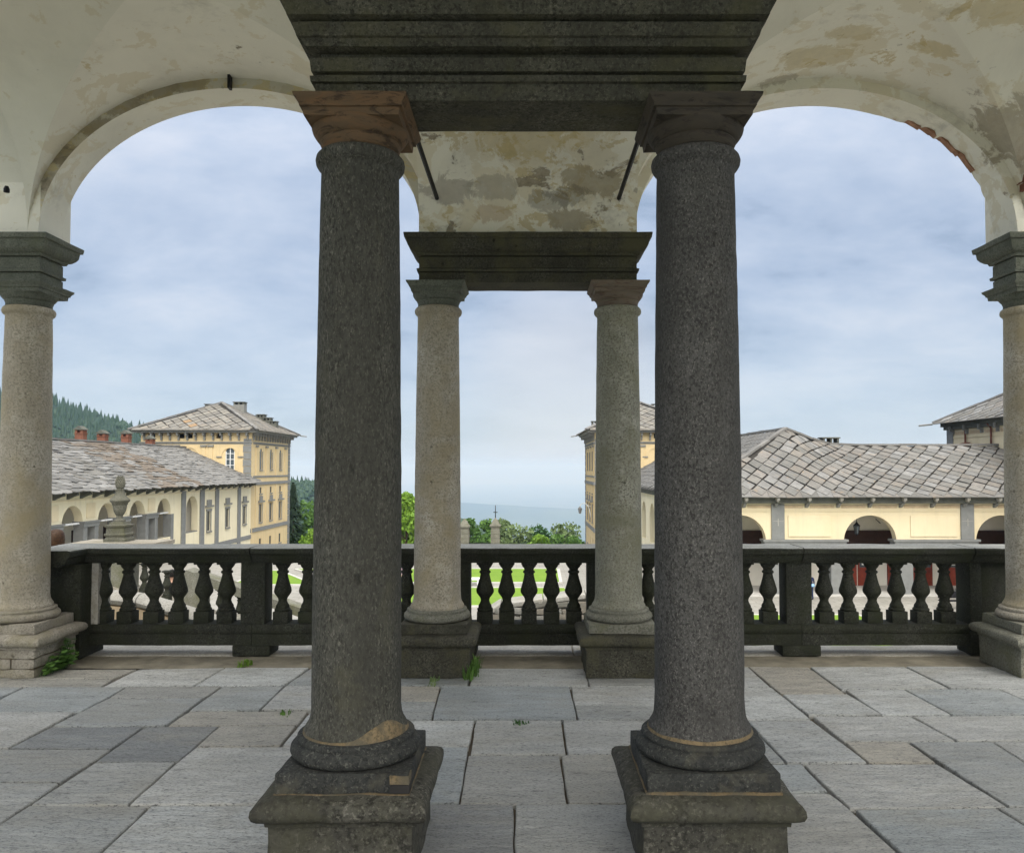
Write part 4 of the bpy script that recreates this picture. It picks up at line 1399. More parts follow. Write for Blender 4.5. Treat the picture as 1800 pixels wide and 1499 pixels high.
def roughslab(seed, th=0.06):
    random.seed(seed)
    q = []
    for i in range(8):
        a = 2 * PI * (i + 0.5) / 8
        x = max(-0.5, min(0.5, 0.72 * math.cos(a))) + random.uniform(-0.05, 0.05)
        y = max(-0.5, min(0.5, 0.72 * math.sin(a))) + random.uniform(-0.07, 0.07)
        q.append((x, y))
    n = 8
    lift = lambda y: 0.07 * (0.5 - y)
    mb = MB()
    mb.v = [(x, y, lift(y) - th) for x, y in q] + [(x, y, lift(y)) for x, y in q]
    mb.f = [tuple(range(n, 2 * n))] + [(i, (i + 1) % n, n + (i + 1) % n, n + i) for i in range(n)]
    me = mb.mesh('roof_slab'); me.materials.append(M['slate'])
    return me


DIA = [diamond(i) for i in range(6)]
RGH = [roughslab(30 + i) for i in range(7)]
EVM = MB().box(-0.5, 0.5, -0.5, 0.5, -0.05, 0.0).mesh('eave_slab'); EVM.materials.append(M['slate'])
random.seed(5)
PALE = [(0.25, 0.238, 0.218), (0.27, 0.252, 0.23), (0.25, 0.245, 0.235), (0.225, 0.217, 0.20), (0.28, 0.275, 0.265), (0.25, 0.228, 0.20), (0.21, 0.205, 0.19)]
GREY = [(0.24, 0.235, 0.222), (0.265, 0.258, 0.245), (0.215, 0.21, 0.20), (0.29, 0.285, 0.275), (0.185, 0.182, 0.175), (0.245, 0.236, 0.215), (0.32, 0.316, 0.305)]
BROWN = [(0.215, 0.175, 0.135), (0.24, 0.198, 0.155), (0.19, 0.16, 0.128), (0.245, 0.225, 0.20)]


def orient(p, du, dv, su, sv, sn=1.0):
    u = Vector(du).normalized(); v = Vector(dv); v = (v - u * v.dot(u)).normalized(); n = u.cross(v)
    m = Matrix(((u.x * su, v.x * sv, n.x * sn, p[0]), (u.y * su, v.y * sv, n.y * sn, p[1]), (u.z * su, v.z * sv, n.z * sn, p[2]), (0, 0, 0, 1)))
    return m


def slates(parent, eave, up, length, u0, u1, pal, du=1.0, dv=0.61, limit=300, name='roof_slate', meshes=None, accents=()):
    """Lay diamond slates over a slope. eave(u) -> point, up(u) -> unit vector up the slope, length(u) -> slope length."""
    cells = []
    j = 0
    while True:
        v = 0.56 + j * dv
        i = 0; hit = False
        while u0 + i * du + (du / 2 if j % 2 else 0) <= u1:
            u = u0 + i * du + (du / 2 if j % 2 else 0)
            if v <= length(u) + 0.1:
                cells.append((u, v)); hit = True
            i += 1
        j += 1
        if not hit or j > 60:
            break
    out = []
    for u, v in cells:
        p = Vector(eave(u)) + Vector(up(u)) * v
        p2 = Vector(eave(u + 0.1)) + Vector(up(u + 0.1)) * v
        q = p + Vector((random.gauss(0, 0.02), random.gauss(0, 0.02), random.gauss(0, 0.006)))
        m = orient(q, p2 - p, up(u), du * 0.915, dv * 2 * 0.915) @ Matrix.Rotation(random.gauss(0, 0.02), 4, 'Z') @ Matrix.Rotation(random.gauss(0, 0.012), 4, 'X')
        c = random.choice(pal(p) if callable(pal) else pal); k = random.uniform(0.76, 0.95)
        out.append((m, tuple(x * k for x in c), p))
    for i_, col_ in accents:
        m_, c_, p_ = out[i_ % len(out)]
        out[i_ % len(out)] = (m_, col_, p_)
    if limit:
        u = u0                                     # straight course of slabs under the lowest diamonds
        while u < u1:
            w = random.uniform(0.8, 1.25)
            p = Vector(eave(u + w / 2)) + Vector(up(u + w / 2)) * 0.30 + Vector((0, 0, -0.015))
            if length(u + w / 2) > 0.3:
                p2 = Vector(eave(u + w / 2 + 0.1)) + Vector(up(u + w / 2 + 0.1)) * 0.30 + Vector((0, 0, -0.015))
                cc = random.choice(pal(p) if callable(pal) else pal)
                instance(EVM, 'eave_slab', parent, orient(p, p2 - p, up(u + w / 2), w * 0.985, 0.78 + random.uniform(-0.02, 0.02)), tuple(x * 0.8 for x in cc))
            u += w
    out.sort(key=lambda t: (t[2].x ** 2 + t[2].y ** 2))
    for m, c, p in out[:limit]:
        instance(random.choice(meshes or DIA), name, parent, m, c)
    rest = out[limit:]
    if rest:
        mb = MB()
        for m, c, p in rest:
            me = random.choice(meshes or DIA)
            mb.add([m @ v.co for v in me.vertices], [tuple(f.vertices) for f in me.polygons])
        o = put('slate_covering', mb, 'slate', parent); o['kind'] = 'stuff'
        o.color = (0.20, 0.195, 0.185, 1)
    return out


def ridge_stones(parent, pts, w=0.34, l=1.15):
    for a, b in zip(pts, pts[1:]):
        a = Vector(a); b = Vector(b); L_ = (b - a).length; n = max(1, round(L_ / l))
        for i in range(n):
            p = a.lerp(b, (i + 0.5) / n) + Vector((0, 0, 0.04 + random.uniform(-0.015, 0.02)))
            d = (b - a).normalized(); s = d.cross(Vector((0, 0, 1))).normalized(); up = s.cross(d)
            m = Matrix(((d.x, s.x, up.x, p.x), (d.y, s.y, up.y, p.y), (d.z, s.z, up.z, p.z), (0, 0, 0, 1))) @ Matrix.Diagonal((L_ / n * 0.5 * 1.04, w / 2 * random.uniform(0.9, 1.1), 0.07, 1)) @ Matrix.Rotation(random.gauss(0, 0.02), 4, 'Z')
            k = random.uniform(0.19, 0.28)
            instance(RSM, 'ridge_stone', parent, m, (k, k * 0.97, k * 0.92))


RSM = MB().box(-1, 1, -1, 1, -1, 1).mesh('ridge_stone'); RSM.materials.append(M['slate'])

# ================================================================== ARCADE BUILDING (faces the terrace, red doors)
random.seed(21)
FY = 48.0
arc = empty('arcade_building', 'cream arcade building with round arches, red shop doors and a diamond slate roof', 'building', (20, FY, GZ))
FX = 10.26
F = frame((0, FY, 0), (1, 0, 0), (0, 1, 0))
ARCHES = [(11.45, 14.50), (19.25, 22.45), (27.30, 30.45)]
RECTS = [(15.65, 18.45), (23.40, 26.35)]
ops = [(a, b, GZ, -2.82, 1.56) for a, b in ARCHES] + [(a, b, GZ, -3.32, 0) for a, b in RECTS]
put('front_wall', wall_mesh(F, FX, 33.2, GZ - 0.1, -0.12, 0.55, ops, n=24), 'cream', arc, smooth='auto', angle=25)
# grey stone piers below, pilasters above, impost bands
for a, b in ((10.26, 11.45), (14.50, 15.65), (18.45, 19.25), (22.45, 23.40), (26.35, 27.30), (30.45, 31.6)):
    put('stone_pier', fbox(F, a - 0.02, b + 0.02, -0.05, 0.60, GZ, -3.16), 'trim_blue', arc, bevel=0.02)
    put('plinth_block', fbox(F, a - 0.08, b + 0.08, -0.11, 0.66, GZ, GZ + 0.35), 'trim_blue', arc, bevel=0.02)
for a, b in ((10.2, 11.50), (14.40, 19.38), (22.32, 27.40), (30.36, 33.1)):
    put('impost_band', fbox(F, a, b, -0.09, 0.62, -3.155, -2.86, fbox(F, a - 0.10, b + 0.10, -0.16, 0.66, -2.858, -2.72)), 'trim_blue', arc)
for a, b in ((14.83, 15.62), (26.36, 27.16)):
    put('pilaster', fbox(F, a, b, -0.10, 0.0 - 0.002, -2.718, -0.56), 'trim_blue', arc, bevel=0.01)
    put('iron_anchor', fbox(F, (a + b) / 2 - 0.022, (a + b) / 2 + 0.022, -0.115, -0.102, -1.90, -1.45, fbox(F, a + 0.06, b - 0.06, -0.113, -0.102, -1.62, -1.60)), 'coping', arc)
for a, b in ((15.85, 18.45), (23.3, 26.15)):
    put('wall_panel', fbox(F, a, b, -0.055, -0.002, -2.55, -1.28), 'cream_panel', arc, bevel=0.015)
put('string_moulding', fbox(F, FX, 14.8, -0.05, -0.002, -1.02, -0.95, fbox(F, 15.66, 26.3, -0.05, -0.002, -1.02, -0.95, fbox(F, 27.2, 33.1, -0.05, -0.002, -1.02, -0.95))), 'cream', arc)
put('eaves_beam', fbox(F, FX - 0.35, 33.2, -0.38, -0.002, -0.52, -0.13), 'trim_dark', arc)
x = 11.25
while x < 33:
    mb = MB()
    pr = [(-0.002, -0.80), (-0.16, -0.74), (-0.30, -0.60), (-0.40, -0.56), (-0.40, -0.53), (-0.002, -0.53)]
    mb.v = [F(x + s, d, z) for s in (-0.09, 0.09) for d, z in pr]
    n = 6
    mb.f = [tuple(range(n))[::-1], tuple(range(n, 2 * n))] + [(i, (i + 1) % n, n + (i + 1) % n, n + i) for i in range(n)]
    put('corbel', mb, 'trim_grey', arc)
    put('eaves_bracket', fbox(F, x - 0.10, x + 0.10, -0.72, -0.382, -0.34, -0.15, fbox(F, x - 0.07, x + 0.07, -0.66, -0.384, -0.42, -0.342)), 'coping', arc, bevel=0.03)
    if x + 1.8 < 33:
        put('frieze_panel', fbox(F, x + 0.22, x + 1.70, -0.022, -0.002, -0.82, -0.64), 'trim_grey' if False else 'beige_wall', arc, bevel=0.01)
    x += 1.91
# inside the arcade
put('arcade_floor', MB().box(FX, 33, FY - 0.45, FY + 3.6, GZ - 0.05, GZ + 0.10), 'kerb', arc)
BY2 = FY + 3.5
put('arcade_back_wall', MB().box(FX, 33, BY2, BY2 + 0.3, GZ + 0.1, -0.3), 'white_wash', arc)
put('arcade_ceiling', MB().box(FX, 33, FY + 0.56, BY2 - 0.002, -0.95, -0.8), 'white_wash', arc)
put('dark_transom', MB().box(FX + 0.2, 32.9, BY2 - 0.12, BY2 - 0.002, -3.55, -2.45), 'dark_wood', arc)
put('cross_rib', MB().box(15.0, 15.5, FY + 0.61, BY2 - 0.13, -1.6, -0.96).box(26.5, 27.0, FY + 0.61, BY2 - 0.13, -1.6, -0.96).box(20.2, 20.8, FY + 0.61, BY2 - 0.13, -1.3, -0.96), 'cream', arc)
for (a, b) in ((11.6, 14.4), (15.7, 18.5), (19.2, 22.6), (23.4, 26.4), (27.3, 30.4)):
    n = 3
    w = (b - a) / n
    for i in range(n):
        c = a + w * i
        d = put('shop_door', MB().box(c + 0.04, c + w - 0.04, BY2 - 0.09, BY2 - 0.003, GZ + 0.1, -4.85).box(c + 0.04, c + 0.14, BY2 - 0.09, BY2 - 0.003, -4.85, -3.56).box(c + w - 0.14, c + w - 0.04, BY2 - 0.09, BY2 - 0.003, -4.85, -3.56), 'red_wood', arc)
        put('door_panel', MB().box(c + 0.2, c + w - 0.2, BY2 - 0.115, BY2 - 0.092, GZ + 0.3, -5.0), 'red_wood', d, bevel=0.02)
        put('pane', MB().box(c + 0.145, c + w - 0.145, BY2 - 0.05, BY2 - 0.02, -4.85, -3.57), 'pane', d)
        if (i + int(a)) % 3 != 1:
            put('notice', MB().box(c + 0.30, c + w - 0.35, BY2 - 0.062, BY2 - 0.052, -4.70, -3.75 - 0.2 * (i % 2)), 'paper', d)
# roof
EV = (47.30, -0.06)
TOPS = [(9.66, 47.30, -0.06), (17.7, 54.0, 4.31), (18.7, 54.35, 3.98), (19.8, 54.8, 3.62), (21.2, 55.3, 3.30), (23.0, 55.5, 3.23), (34.0, 55.5, 3.21)]
PK = Vector((0, 54.0 - 47.30, 4.31 + 0.06))


def top_at(x):
    return Vector((x, smooth_interp(x, [(a, b) for a, b, c in TOPS]), smooth_interp(x, [(a, c) for a, b, c in TOPS])))


def up_at(x):
    if x < 17.7:
        return PK.normalized()
    t = top_at(x) - Vector((x, *EV))
    return t.normalized()


def wav(x):
    return 0.05 * noise.noise(Vector((x * 0.35, 2, 0)))


mb = MB()
xs = [9.66 + (34 - 9.66) * i / 60 for i in range(61)]
for x in xs:
    e = Vector((x, *EV)); t = top_at(x)
    mb.v += [tuple(e - Vector((0, 0, 0.07))), tuple(t - Vector((0, 0, 0.07)))]
for i in range(60):
    mb.f.append((2 * i, 2 * i + 2, 2 * i + 3, 2 * i + 1))
mb.add([(9.66, 47.3, -0.13), (17.7, 54, 4.24), (17.7, 88, 4.24), (9.66, 88, -0.13)], [(0, 1, 2, 3)])
mb.add([(17.7, 54, 4.2), (17.7, 88, 4.2), (25.7, 88, -0.13), (25.7, 62, -0.13), (34, 62, -0.13), (34, 55.5, 3.14), (21.2, 55.3, 3.2)], [(6, 5, 4, 3, 2, 1, 0)])
mb.add([(9.66, 47.30, -0.14), (34, 47.30, -0.14), (34, 48.2, -0.14), (9.66, 48.2, -0.14)], [(0, 3, 2, 1)])
roof = put('roof', mb, 'roof_under', arc)
slates(roof, lambda u: (u, 47.22, -0.06 + wav(u)), up_at, lambda u: (top_at(u) - Vector((u, *EV))).length - 0.25, 10.0, 33.3, PALE, 1.0, 0.60, 300)
# slope of the receding wing
SL = Vector((17.7 - 9.66, 0, 4.37)); SLn = SL.normalized()
slates(roof, lambda u: (9.60, -u, -0.06), lambda u: SLn, lambda u: SL.length * min(1, (-u - 47.3) / 6.7) - 0.1, -88, -47.4, GREY, 1.0, 0.62, 0, 'roof_slate')
ridge_stones(roof, [TOPS[0], TOPS[1]]); ridge_stones(roof, TOPS[1:])
ridge_stones(roof, [TOPS[1], (17.7, 70, 4.31)])
cmb = MB().box(20.85, 22.05, 55.5, 56.3, 2.7, 3.35)
for px in (20.9, 21.42, 21.9):
    cmb.box(px, px + 0.12, 55.52, 56.28, 3.35, 3.72)
cmb.box(20.8, 22.1, 55.45, 56.35, 3.72, 3.80)
put('chimney', cmb, 'trim_dark', roof)
# wing that runs back to the palace
F2 = frame((FX, 0, 0), (0, -1, 0), (1, 0, 0))
ops = []
for i in range(8):
    c = 51.6 + 4.5 * i
    ops.append((-c - 1.2, -c + 1.2, -4.6, -2.5, 1.2))
put('wing_wall', wall_mesh(F2, -88, -48.0 - 0.56, -12, -0.12, 0.5, ops), 'cream_pale', arc)
put('wing_back_wall', MB().box(FX + 4, FX + 4.3, 52, 88, -6, -0.2), 'white_wash', arc)
put('wing_eaves', fbox(F2, -88, -48.0, -0.35, -0.002, -0.5, -0.13), 'trim_dark', arc)

o = empty('hanging_lantern', 'black iron lantern hanging in the middle arch of the arcade', 'lantern', (20.62, FY + 1.4, -2.6))
x, y = 20.62, FY + 1.4
put('chain', MB().tube((x, y, -0.9), (x, y, -1.75), 0.02, 6), 'iron', o)
mb = MB().lathe(x, y, [(0.03, -1.75), (0.06, -1.80), (0.20, -1.95), (0.22, -1.97), (0.22, -2.0)], 6)
for i in range(6):
    a = i * PI / 3
    mb.tube((x + 0.20 * math.cos(a), y + 0.20 * math.sin(a), -2.0), (x + 0.12 * math.cos(a), y + 0.12 * math.sin(a), -2.50), 0.018, 5)
mb.lathe(x, y, [(0.14, -2.52), (0.14, -2.49)], 6).lathe(x, y, [(0.01, -2.62), (0.04, -2.58), (0.05, -2.52)], 6)
put('lantern_frame', mb, 'iron', o)
put('lantern_glass', MB().lathe(x, y, [(0.11, -2.485), (0.185, -2.005)], 6), 'pane', o)
for i, (a, b) in enumerate(((12.6, -1.7), (21.6, -1.75))):
    o = put('arch_tie_rod', MB().tube((a, FY + 0.3, b), (a + 1.1, FY + 3.4, b + 0.05), 0.03, 6), 'iron', loc=(a, FY + 0.3, b))
    tag(o, ('dark tie rod inside the arcade arch half hidden by the black-capped near column', 'dark tie rod inside the middle arcade arch beside the lantern')[i], 'tie rod')

# ================================================================== TALL BUILDING behind the arcade
tall = empty('tall_house', 'taller cream house rising behind the arcade roof, slate hip roof and downpipes', 'house', (33.2, 62, GZ))
F3 = frame((33.2, 0, 0), (0, -1, 0), (1, 0, 0))
put('wall', wall_mesh(F3, -62.0, -38, GZ, 5.15, 12.0, []), 'cream', tall)
put('corner_quoin', fbox(F3, -62.06, -61.2, -0.08, -0.002, 2.0, 4.75), 'trim_blue', tall)
put('eaves_cornice', fbox(F3, -62.4, -38, -0.38, -0.002, 4.85, 5.15, fbox(F3, -62.2, -38, -0.25, -0.002, 4.60, 4.848)), 'trim_dark', tall)
put('string_moulding', fbox(F3, -61.15, -38, -0.06, -0.002, 3.92, 4.02), 'cream', tall)
s = -60.9
while s < -45:
    put('frieze_panel', fbox(F3, s, s + 1.6, -0.03, -0.002, 4.18, 4.42), 'beige_wall', tall, bevel=0.01)
    put('corbel', fbox(F3, s - 0.28, s - 0.12, -0.40, -0.252, 4.45, 4.848, fbox(F3, s - 0.26, s - 0.14, -0.22, -0.002, 4.2, 4.60)), 'trim_grey', tall)
    s += 1.95
put('downpipe', MB().tube((33.05, 59.3, 4.84), (33.05, 59.3, 2.0), 0.07, 8), 'copper_pipe', tall, smooth=True)
put('downpipe', MB().path([(32.9, 56.2, 4.84), (33.05, 56.0, 4.5), (33.05, 56.0, 3.2), (33.0, 55.7, 2.4)], 0.07, 8), 'copper_pipe', tall, smooth=True)
put('brick_stub', MB().box(32.45, 32.95, 58.8, 59.5, 2.5, 3.32), 'brick', tall)
put('stub_roof', MB().add([(32.3, 58.7, 3.33), (33.1, 58.7, 3.56), (33.1, 59.6, 3.56), (32.3, 59.6, 3.33), (32.3, 58.7, 3.27), (33.1, 58.7, 3.50), (33.1, 59.6, 3.50), (32.3, 59.6, 3.27)], [(0, 1, 2, 3), (7, 6, 5, 4), (0, 4, 5, 1), (1, 5, 6, 2), (2, 6, 7, 3), (3, 7, 4, 0)]), 'brick', tall)
troof = put('roof', MB().add([(32.4, 62.7, 5.16), (39.5, 55.5, 9.1), (39.5, 30, 9.1), (32.4, 30, 5.16), (46.5, 62.7, 5.16), (46.5, 30, 5.16)], [(0, 1, 2, 3), (4, 1, 0), (4, 5, 2, 1), (0, 3, 5, 4)]), 'roof_under', tall)
TS = Vector((7.1, 0, 3.94)); TSn = TS.normalized()
slates(troof, lambda u: (32.3, -u, 5.18), lambda u: TSn, lambda u: TS.length * min(1, (62.7 + u) / 7.2) - 0.1, -62.5, -46, GREY + PALE, 1.2, 0.66, 220)
ridge_stones(troof, [(32.4, 62.7, 5.2), (39.5, 55.5, 9.15), (39.5, 46, 9.15)])
put('gutter_spout', MB().tube((32.3, 62.6, 5.10), (31.5, 63.2, 5.02), 0.07, 6), 'trim_grey', troof)

# ================================================================== ARCADED WING on the stair side
random.seed(33)
WX = -31.0
wing = empty('arcaded_wing', 'long cream wing with arcaded loggia, rough stone slab roof and brick chimneys', 'building', (WX, 60, -11))
F = frame((WX, 0, 0), (0, 1, 0), (-1, 0, 0))
AC = [44.7, 49.15, 53.6, 58.0, 62.5, 67.05]
ops = [(c - 1.25, c + 1.25, -4.3, -2.2, 1.25) for c in AC] + [(71.4, 73.9, -4.3, -2.2, 1.25)]
rects = [(a + 1.72, b - 1.72, -4.3, -2.52, 0) for a, b in zip(AC, AC[1:])]
ops += rects
wins = [76.4, 81.1, 86.0]
ops += [(c - 0.42, c + 0.42, -4.45, -2.55, 0) for c in wins]
put('front_wall', wall_mesh(F, 40, 88, -13, 0.0, 0.6, ops, n=18), 'cream_pale', wing, smooth='auto', angle=25)
for c in AC:
    for a, b in ((c - 1.73, c - 1.24), (c + 1.24, c + 1.73)):
        put('stone_pier', fbox(F, a, b, -0.06, 0.65, -5.4, -2.36), 'trim_blue', wing)
    put('parapet', fbox(F, c - 1.23, c + 1.23, 0.08, 0.38, -5.3, -4.45, fbox(F, c - 1.23, c + 1.23, 0.02, 0.44, -4.448, -4.29)), 'trim_grey', wing)
    put('arch_tie_rod', fbox(F, c - 1.24, c + 1.24, 0.2, 0.28, -2.28, -2.16), 'white_paint', wing)
for (a, b, _, _, _) in rects:
    put('parapet', fbox(F, a + 0.01, b - 0.01, 0.08, 0.38, -5.3, -4.45, fbox(F, a + 0.01, b - 0.01, 0.02, 0.44, -4.448, -4.29)), 'trim_grey', wing)
    put('impost_band', fbox(F, a - 0.52, b + 0.52, -0.12, 0.66, -2.50, -2.22, fbox(F, a - 0.58, b + 0.58, -0.20, 0.68, -2.218, -2.10)), 'trim_blue', wing)
    put('wall_panel', fbox(F, a - 0.05, b + 0.05, -0.05, -0.002, -1.9, -0.85), 'cream', wing)
put('parapet', fbox(F, 71.4, 73.9, 0.08, 0.38, -5.3, -4.4, fbox(F, 71.4, 73.9, 0.02, 0.44, -4.398, -4.2)), 'trim_grey', wing)
for a, b in ((70.3, 71.1), (74.3, 75.2), (77.9, 78.7), (83.9, 84.7)):
    put('pilaster', fbox(F, a, b, -0.12, -0.002, -12, -0.45), 'trim_blue', wing)
put('belt_course', fbox(F, 75.22, 88, -0.08, -0.002, -6.25, -5.8), 'trim_blue', wing)
for c in wins:
    w = put('window', fbox(F, c - 0.41, c + 0.41, 0.06, 0.1, -4.44, -2.56), 'shutter', wing)
    put('frame', fbox(F, c - 0.62, c + 0.62, -0.10, -0.002, -2.55, -2.35, fbox(F, c - 0.85, c + 0.85, -0.22, -0.002, -2.15, -1.98, fbox(F, c - 0.5, c + 0.5, -0.12, -0.002, -1.978, -1.45, fbox(F, c - 0.55, c + 0.55, -0.16, -0.002, -4.62, -4.47)))), 'trim_grey', w)
    put('jamb', fbox(F, c - 0.56, c - 0.43, -0.07, -0.002, -4.465, -2.552, fbox(F, c + 0.43, c + 0.56, -0.07, -0.002, -4.465, -2.552)), 'trim_grey', w)
put('loggia_back_wall', MB().box(WX - 4.6, WX - 4.3, 40, 75, -5.4, -0.2), 'white_wash', wing)
put('loggia_floor', MB().box(WX - 4.3, WX - 0.61, 40, 88, -5.6, -5.4), 'kerb', wing)
put('loggia_ceiling', MB().box(WX - 4.3, WX - 0.61, 40, 88, -0.6, -0.45), 'cream', wing)
put('inner_wall', MB().box(WX - 4.3, WX - 0.61, 74.3, 74.6, -5.4, -0.6), 'white_wash', wing)
for c in AC:
    put('loggia_door', MB().box(WX - 4.298, WX - 4.24, c - 1.6, c - 0.4, -5.4, -3.2), 'dark_wood', wing)
    put('ceiling_beam', MB().box(WX - 4.29, WX - 0.62, c + 1.9, c + 2.2, -1.3, -0.61), 'cream', wing)
put('eaves_board', fbox(F, 40, 88, -0.78, -0.002, 0.0, 0.10), 'trim_dark', wing)
put('frieze_moulding', fbox(F, 40, 88, -0.06, -0.002, -0.62, -0.52), 'cream', wing)
y = 42.0
while y < 87.8:
    mb = MB()
    pr = [(-0.002, -0.50), (-0.16, -0.42), (-0.42, -0.30), (-0.66, -0.24), (-0.70, -0.16), (-0.66, -0.06), (-0.55, -0.01), (-0.002, -0.01)]
    mb.v = [F(y + s, d, z) for s in (-0.15, 0.15) for d, z in pr]
    n = 8
    mb.f = [tuple(range(n))[::-1], tuple(range(n, 2 * n))] + [(i, (i + 1) % n, n + (i + 1) % n, n + i) for i in range(n)]
    put('corbel', mb, 'trim_dark', wing)
    y += 1.57
wroof = put('roof', MB().add([(WX + 0.95, 40, 0.04), (WX + 0.95, 88, 0.04), (-38.5, 88, 3.86), (-38.5, 40, 3.86), (-46, 40, 0), (-46, 88, 0)], [(0, 1, 2, 3), (3, 2, 5, 4)]), 'roof_under', wing)
WS = Vector((-38.5 - (WX + 0.95), 0, 3.82)); WSn = WS.normalized()


def wing_pal(p):
    t = (WX + 0.95 - p.x) / 8.45
    yb = 72.5 + 2.2 * noise.noise(Vector((p.x * 0.5, 1, 1))) + t * 0.5
    d = p.y - yb
    if -8.5 < d < 0 and random.random() < 0.82:
        return BROWN
    return GREY if d < -8 else [(0.29, 0.285, 0.27), (0.33, 0.325, 0.31), (0.26, 0.255, 0.24), (0.30, 0.295, 0.285)]


def rough_courses(parent, y0, y1, limit):
    out = []
    v = 0.1; k = 0
    while v < WS.length - 0.1:
        y = y0 + random.uniform(-0.5, 0)
        while y < y1:
            w = random.uniform(0.7, 1.35)
            p = Vector((WX + 1.0, y + w / 2, 0.09)) + WSn * (v + random.uniform(-0.06, 0.06)) + Vector((0, 0, random.uniform(-0.02, 0.04)))
            m = orient(p, (0, 1, 0), WSn, w * 1.02, 0.80, 1.0) @ Matrix.Rotation(random.gauss(0, 0.05), 4, 'Z') @ Matrix.Rotation(random.gauss(0, 0.035), 4, 'X') @ Matrix.Rotation(random.gauss(0, 0.035), 4, 'Y')
            c = random.choice(wing_pal(p)); q = random.uniform(0.76, 0.96)
            out.append((m, tuple(x * q for x in c), p)); y += w
        v += 0.52; k += 1
    vis = [t for t in out if t[2].y > 50.2]
    vis.sort(key=lambda t: t[2].y)
    for m, c, p in vis[:310]:
        instance(random.choice(RGH), 'roof_slate', parent, m, c)
    rest = vis[310:] + [t for t in out if t[2].y <= 50.2]
    far = {}
    for m, c, p in rest:
        b = 1 if (c[0] - c[2]) > 0.04 else 0
        far.setdefault(b, []).append((m, c))
    for b, lst in far.items():
        mb = MB()
        for m, c in lst:
            me = random.choice(RGH)
            mb.add([m @ v.co for v in me.vertices], [tuple(f.vertices) for f in me.polygons])
        o = put('slate_covering', mb, 'slate', parent); o['kind'] = 'stuff'
        o.color = (0.19, 0.155, 0.12, 1) if b else (0.245, 0.24, 0.23, 1)


rough_courses(wroof, 41, 88, 310)
ridge_stones(wroof, [(-38.5, 41, 3.95), (-38.5, 88, 3.95)], 0.5, 1.5)
for i, (y, h) in enumerate(((62.6, 2.0), (67.9, 1.35), (71.4, 1.15), (75.6, 1.35), (80.4, 1.0))):
    s = 0.34
    h *= 0.9
    cx_ = -38.7
    ch = put('chimney', MB().box(cx_ - s, cx_ + s, y - s, y + s, 3.0, 3.9 + h * 0.55).box(cx_ - s - 0.06, cx_ + s + 0.06, y - s - 0.06, y + s + 0.06, 3.9 + h * 0.55, 3.96 + h * 0.55), 'brick', wroof)
    mb = MB()
    z0, z1 = 3.96 + h * 0.55, 3.75 + h
    for dx in (-1, 1):
        for dy in (-1, 1):
            mb.box(*sorted((cx_ + dx * s, cx_ + dx * (s - 0.2))), *sorted((y + dy * s, y + dy * (s - 0.26))), z0, z1)
    mb.box(cx_ - s + 0.05, cx_ + s - 0.05, y - 0.1, y + 0.1, z0, z1)
    put('chimney_vent', mb, 'brick', ch)
    e = s + 0.09
    put('chimney_cap', MB().add([(cx_ + e, y - e, z1), (cx_ + e, y + e, z1), (cx_, y + e, z1 + 0.3), (cx_, y - e, z1 + 0.3), (cx_ - e, y - e, z1), (cx_ - e, y + e, z1),
                                 (cx_ + e, y - e, z1 - 0.06), (cx_ + e, y + e, z1 - 0.06), (cx_ - e, y - e, z1 - 0.06), (cx_ - e, y + e, z1 - 0.06)],
                                [(0, 1, 2, 3), (3, 2, 5, 4), (0, 3, 4), (1, 5, 2), (6, 8, 9, 7), (0, 6, 7, 1), (4, 5, 9, 8), (0, 4, 8, 6), (1, 7, 9, 5)]), 'trim_dark', ch)


